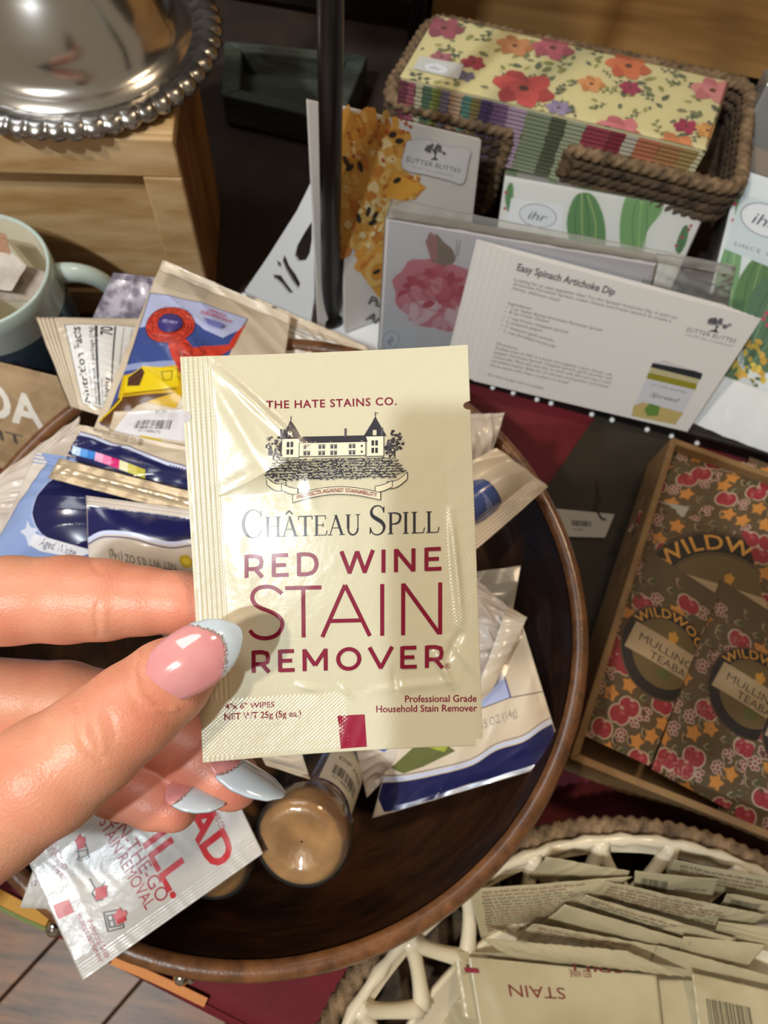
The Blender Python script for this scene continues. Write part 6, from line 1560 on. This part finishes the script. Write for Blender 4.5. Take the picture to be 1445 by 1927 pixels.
tea_packet('tea packet at the back of the kraft box carrying a blank white sticker', [(1180, 1000, .052), (1480, 1075, .052), (1560, 900, .060), (1270, 845, .060)], None, white=(7, 17, 27, 27), seed=1)
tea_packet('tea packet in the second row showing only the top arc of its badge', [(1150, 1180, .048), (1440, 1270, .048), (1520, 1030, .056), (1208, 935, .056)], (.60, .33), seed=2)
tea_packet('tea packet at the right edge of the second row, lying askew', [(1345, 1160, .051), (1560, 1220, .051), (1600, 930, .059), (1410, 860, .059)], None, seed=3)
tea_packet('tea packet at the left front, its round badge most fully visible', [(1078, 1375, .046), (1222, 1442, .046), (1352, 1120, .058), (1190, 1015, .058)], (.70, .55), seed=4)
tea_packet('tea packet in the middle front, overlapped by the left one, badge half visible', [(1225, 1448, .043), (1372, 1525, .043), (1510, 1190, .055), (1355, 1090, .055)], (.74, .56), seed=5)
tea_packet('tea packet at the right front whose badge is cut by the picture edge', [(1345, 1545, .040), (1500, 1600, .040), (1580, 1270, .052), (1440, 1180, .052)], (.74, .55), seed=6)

tea_packet('tea packet in the kraft box beyond the picture edge, front row', [(1500, 1605, .038), (1640, 1662, .038), (1705, 1345, .050), (1585, 1272, .050)], (.70, .55), seed=7)
tea_packet('tea packet in the kraft box beyond the picture edge, back row', [(1565, 1225, .048), (1690, 1270, .048), (1735, 1010, .056), (1605, 935, .056)], (.60, .50), seed=8)
# linen and price tag between bowl and box
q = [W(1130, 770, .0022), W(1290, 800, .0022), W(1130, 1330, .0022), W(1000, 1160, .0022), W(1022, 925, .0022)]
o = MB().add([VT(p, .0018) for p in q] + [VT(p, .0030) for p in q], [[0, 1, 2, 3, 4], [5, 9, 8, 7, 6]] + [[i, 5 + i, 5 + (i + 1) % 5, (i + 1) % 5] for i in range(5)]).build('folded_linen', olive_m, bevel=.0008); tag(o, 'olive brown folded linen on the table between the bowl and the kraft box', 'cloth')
sh = [W(1045, 948, .004), W(1085, 935, .004), W(1085, 1060, .004), W(1000, 1050, .004)]
PT = Patch([W(1058, 1010, .0042), W(1138, 1012, .0042), W(1156, 968, .0046), W(1042, 957, .0046)])
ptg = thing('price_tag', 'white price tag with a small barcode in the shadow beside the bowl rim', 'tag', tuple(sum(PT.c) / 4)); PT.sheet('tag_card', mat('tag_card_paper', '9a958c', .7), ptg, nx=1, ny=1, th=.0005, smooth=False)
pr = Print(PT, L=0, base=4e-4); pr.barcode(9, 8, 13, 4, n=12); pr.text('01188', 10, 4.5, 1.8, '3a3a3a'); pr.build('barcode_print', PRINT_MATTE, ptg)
MB().tube([W(1124, 905, .0055), W(1128, 935, .0055), W(1120, 955, .0055), W(1132, 975, .0055), W(1140, 978, .0052)], .0006, 6).build('string_loop', mat('dark_string', '2c1a12', .8), ptg, True)

# ------------------------------------------------------------------ white openwork bowl in a wicker basket
OC = np.array([.1675, -.1425, 0]); OR = .1575; OZ = .055
wb = thing('openwork_bowl', 'white ceramic bowl with pierced looped rim, bottom right', 'bowl', tuple(OC + [0, 0, .0042]))
ivory = mat('ivory_ceramic', 'd8cdb4', .3, coat=.35, color2='cbbfa4', nscale=40)
MB().tube([OC + np.array([OR * math.cos(a), OR * math.sin(a), OZ]) for a in np.linspace(0, 2 * PI, 160, endpoint=False)], [.0028 + .0008 * math.cos(4 * i) for i in range(160)], 10, closed=True).build('rim', ivory, wb, True)
MB().lathe([(OR - .0058, .0500), (OR - .002, .0535), (OR, .0560), (OR - .001, .0530), (OR - .0052, .0488), (OR - .0058, .0500)], OC, 140).build('rim_band', ivory, wb, True)
RI = .1310; ZI = .040
MB().lathe([(.0005, .0045), (.07, .0045), (.10, .016), (.118, .033), (RI - .0015, ZI + .001), (RI, ZI + .003), (RI + .002, ZI + .001), (.122, .031), (.104, .011), (.075, .0042), (.0005, .0042)], OC, 120).build('inner_bowl', ivory, wb, True)
NLp = 28
lp_b = MB()
for k in range(NLp):
    a0 = 2 * PI * k / NLp; da = 2 * PI / NLp; mb = MB()
    for sg in (-1, 1):
        pts = []
        for i in range(9):
            t = i / 8; a = a0 + sg * da * .5 * (t ** 1.6) * .96; r_ = OR - (OR - RI) * t; pts.append(OC + np.array([r_ * math.cos(a), r_ * math.sin(a), OZ - (OZ - ZI - .001) * t ** .8]))
        mb.tube(pts, [.0048, .0043, .0039, .0036, .0035, .0036, .0038, .0042, .0046], 8)
    mb.build('pierced_loop', ivory, wb, True)
# wicker basket around it
wk = thing('wicker_tray', 'rough brown wicker tray around the white openwork bowl', 'basket', tuple(OC + [0, 0, .001]))
for k, (r_, z_, m_) in enumerate([(OR + .0062, .0485, grass), (OR + .0055, .040, grass_d), (OR + .0045, .032, grass_d), (OR + .003, .024, grass_d), (OR + .001, .016, grass_d), (OR - .001, .0085, grass_d)]):
    rope([OC + np.array([r_ * math.cos(a), r_ * math.sin(a), z_]) for a in np.linspace(0, 2 * PI, 120, endpoint=False)], .0048 if k == 0 else .0046, .0095, 'woven_row' if k else 'braided_rim', m_, wk, closed=True)
MB().lathe([(.0005, .0012), (OR, .0012), (OR + .002, .0026), (OR, .0040), (.0005, .0040)], OC, 64).build('tray_base', grass_d, wk)
# stain remover sachets heaped in it
SG = 'cream stain remover sachets in the openwork bowl'
cs_f = mat('cream_sachet_foil_matt', 'aea384', .38, coat=.15, bump=.2, bscale=200, color2='9c9070', nscale=20)
MRN = '6a2a20'
def csach(label, corners, seed, kind='none', bulge=.0015, wr=.0007):
    P = Patch(PW(*corners), bulge=bulge, wr=wr, seed=seed, wl=30, seal=(.05, .05))
    t = thing('cream_sachet', label, 'packet', tuple(sum(P.c) / 4), SG); P.sheet('foil_envelope', cs_f, t, nx=50, ny=30)
    pr = Print(P, L=1.5, base=3e-4, step=1e-5, clip=(.4, .4, P.w - .4, P.h - .4)); r = random.Random(seed)
    if kind == 'front':
        w, h = P.w, P.h
        pr.text('RED WINE', w * .2, h * .52, h * .07, MRN, width=w * .6); pr.text('STAIN', w * .2, h * .36, h * .12, MRN, width=w * .6, weight=-.01); pr.text('REMOVER', w * .2, h * .26, h * .07, MRN, width=w * .6); pr.rect(w * .45, 0.5, w * .54, h * .07, '7a1c2c'); pr.text('4" x 6" WIPES', w * .05, h * .13, h * .022, MRN); pr.text('Household Stain Remover', w * .60, h * .13, h * .022, MRN, width=w * .33)
    if kind == 'lines':
        for i in range(int((P.h - 5) / 2.4)):
            y = P.h - 3.5 - i * 2.4
            if y < 1: break
            pr.text('apply to fresh stain and blot with a clean damp cloth', 4 + r.uniform(0, 1), y, 1.7, r.choice([MRN, '3a3628']), width=P.w * r.uniform(.5, .8))
    if kind == 'bars':
        pr.barcode(P.w * .08, P.h * .35, P.w * .32, P.h * .45, '4a4534', seed=seed); pr.text('directions for use', P.w * .5, P.h * .5, 2.0, '4a4534', width=P.w * .4)
    if kind != 'none': pr.build('lettering', PRINT, t)
    return P
csach('cream sachet lying flat lowest left in the openwork bowl', [(1060, 2040, .030), (800, 1960, .030), (770, 1865, .034), (1010, 1900, .034)], 1)
csach('cream sachet lying upside down with a small red square, front left of the heap', [(1240, 1960, .044), (1215, 1800, .044), (850, 1790, .046), (872, 1915, .046)][::1], 2, 'none')
# its print reads upside down: build the patch so that it reads from the far side
P_ = Patch(PW((1235, 1835, .0470), (880, 1800, .0485), (905, 1950, .0470), (1250, 1960, .0455)), wr=.0004, seed=3, wl=40, bulge=.001)
t_ = thing('cream_sachet', 'upside-down cream sachet in front of the standing rows, lettering showing', 'packet', tuple(sum(P_.c) / 4), SG); P_.sheet('foil_envelope', cs_f, t_, nx=60, ny=40)
pr = Print(P_, L=1.5, base=3e-4, step=1e-5); w, h = P_.w, P_.h
text_px(pr, P_, 'SPILL', (1170, 1812), (1060, 1806), 4.6, MRN); text_px(pr, P_, 'RED WINE', (1110, 1826), (1070, 1824), 3.0, MRN); text_px(pr, P_, 'STAIN', (1060, 1858), (955, 1852), 4.6, MRN)
pr.poly([P_.at(*p) for p in [(900, 1822), (872, 1820), (876, 1830), (902, 1831)]], '7a1c2c'); pr.build('lettering', PRINT, t_)
csach('cream sachet tilted over the upside-down one, pointing right', [(1290, 1845, .052), (1120, 1790, .056), (905, 1765, .058), (960, 1800, .053)][::1] if False else [(960, 1800, .052), (1292, 1838, .050), (1180, 1790, .058), (905, 1766, .058)], 5)
csach('cream sachet standing at the left of the heap with lines of print', [(905, 1765, .040), (1080, 1715, .046), (1190, 1650, .066), (882, 1674, .068)], 6, 'lines', wr=.0004)
rows = [('cream sachet standing nearest the back rim, left half', [(1000, 1650, .055), (1170, 1672, .055), (1185, 1640, .066), (1028, 1612, .068)], 'none'),
        ('cream sachet standing nearest the back rim, right half', [(1250, 1655, .056), (1470, 1700, .056), (1490, 1660, .066), (1268, 1618, .068)], 'lines'),
        ('cream sachet in the second row with a dark barcode', [(1190, 1690, .050), (1335, 1700, .050), (1352, 1655, .066), (1195, 1640, .068)], 'bars'),
        ('cream sachet in the second row at the right edge', [(1350, 1712, .052), (1520, 1745, .052), (1530, 1710, .063), (1368, 1682, .066)], 'bars'),
        ('cream sachet in the third row with dense printed lines', [(1105, 1700, .046), (1390, 1760, .046), (1445, 1722, .062), (1132, 1658, .066)], 'lines'),
        ('thin cream sachet seen edge-on in the fourth row', [(1070, 1718, .044), (1330, 1790, .044), (1385, 1768, .055), (1102, 1684, .061)], 'lines'),
        ('cream sachet in the fifth row with a yellowish lit top edge', [(1010, 1745, .040), (1280, 1812, .040), (1300, 1772, .054), (1062, 1702, .060)], 'none'),
        ('folded cream sachet in the fourth row at right', [(1340, 1765, .046), (1560, 1815, .046), (1560, 1760, .055), (1352, 1735, .059)], 'none'),
        ('cream sachet in the front standing row, left part', [(965, 1775, .034), (1230, 1830, .038), (1260, 1785, .050), (1003, 1738, .056)], 'lines'),
        ('long wavy cream sachet in the front standing row, right part', [(1215, 1830, .036), (1520, 1900, .036), (1480, 1845, .047), (1238, 1780, .053)], 'none'),
        ('cream sachet curled at right, above the long wavy one', [(1270, 1815, .040), (1400, 1830, .042), (1440, 1778, .052), (1285, 1762, .056)], 'none')]
for i, (lb, c4, kd) in enumerate(rows): csach(lb, c4, 20 + i, kd, bulge=.0008, wr=.0005)
csach('cream sachet lying lower right with large wine lettering', [(1240, 2060, .036), (1480, 2080, .036), (1400, 1850, .044), (1180, 1840, .044)], 40, 'front')
csach('cream sachet at the bottom right corner with grey barcode', [(1330, 2050, .043), (1600, 2080, .043), (1560, 1890, .050), (1300, 1830, .050)], 41, 'bars')

for i, (x, y, a, z) in enumerate([(.13, -.20, .3, .014), (.22, -.19, .8, .016), (.17, -.22, 1.2, .025)]):
    c, s_ = math.cos(a), math.sin(a); X_, Y2 = np.array([c, s_, .05]) * .045, np.array([-s_, c, .10]) * .032; o_ = np.array([x, y, z + .004])
    csach('cream sachet lying loose in the near half of the openwork bowl', [o_ - X_ - Y2, o_ + X_ - Y2, o_ + X_ + Y2, o_ - X_ + Y2], 60 + i, 'front')
# ------------------------------------------------------------------ the phone that takes the picture, just behind the viewpoint
ph = thing('smartphone', 'black smartphone held behind the viewpoint, seen only by its shadow on the sachet', 'phone', tuple(CAM + ROT @ np.array([-.026, -.06, .009])))
mb = MB().box((-.065, -.135, .003), (.013, .013, .011), ROT, CAM); mb.build('phone_body', mat('black_phone_glass', '0c0c0e', .2), ph, bevel=.003)
MB().box((-.062, -.132, .0112), (.010, .010, .0118), ROT, CAM).build('screen', mat('dark_screen', '101216', .1), ph)

# the photographer's right hand round the phone, built like the other hand
def Lc(x, y, z): return CAM + ROT @ np.array([x, y, z])
RJ = [[(.052, -.050 - .021 * i, .014 - .001 * i, .0105 - .0006 * i), (.030, -.046 - .021 * i, -.004, .0095 - .0006 * i), (.004, -.044 - .021 * i, -.0085, .0085 - .0006 * i), (-.018 + .004 * i, -.043 - .021 * i, -.0068, .0068 - .0004 * i)] for i in range(4)]
RJ.append([(.055, -.135, .022, .0135), (.040, -.100, .026, .0115), (.020, -.070, .024, .0100), (.004, -.050, .0215, .0080)])
def rhand(P):
    d = None
    for js in RJ:
        f = None
        for a, b in zip(js[:-1], js[1:]): c = caps(P, Lc(*a[:3]), Lc(*b[:3]), a[3], b[3]); f = c if f is None else smin(f, c, .002)
        d = f if d is None else smin(d, f, .0015)
    pal = None
    for a, b, r1, r2 in [((.050, -.055, .018), (.062, -.150, .026), .013, .020), ((.062, -.110, .018), (.068, -.160, .026), .014, .020), ((.065, -.155, .027), (.085, -.215, .045), .023, .024), ((.085, -.215, .045), (.14, -.36, .10), .024, .032)]:
        c = caps(P, Lc(*a), Lc(*b), r1, r2); pal = c if pal is None else smin(pal, c, .010)
    return smin(d, pal, .007)
_p = np.array([Lc(*j[:3]) for js in RJ for j in js] + [Lc(.085, -.215, .045), Lc(.14, -.36, .10)])
RV, RF = surface_nets(rhand, _p.min(0) - .036, _p.max(0) + .036, .0016); RV = lap(RV, RF, 3); RN = vnorm(RV, RF)
if np.mean(np.einsum('ij,ij->i', RN, RV - RV.mean(0))) < 0: RF = RF[:, ::-1]
rh = thing('hand', 'right hand and wrist gripping the smartphone behind the viewpoint', 'hand', tuple(Lc(.05, -.1, .02)))
mesh_obj('hand_skin', RV, RF, hb.data.materials[0], rh, True, cols=np.ones((len(RV), 4)))

sleeve(rh, Lc(.115, -.29, .075), Lc(.20, -.52, .17), .034, .048, knit)
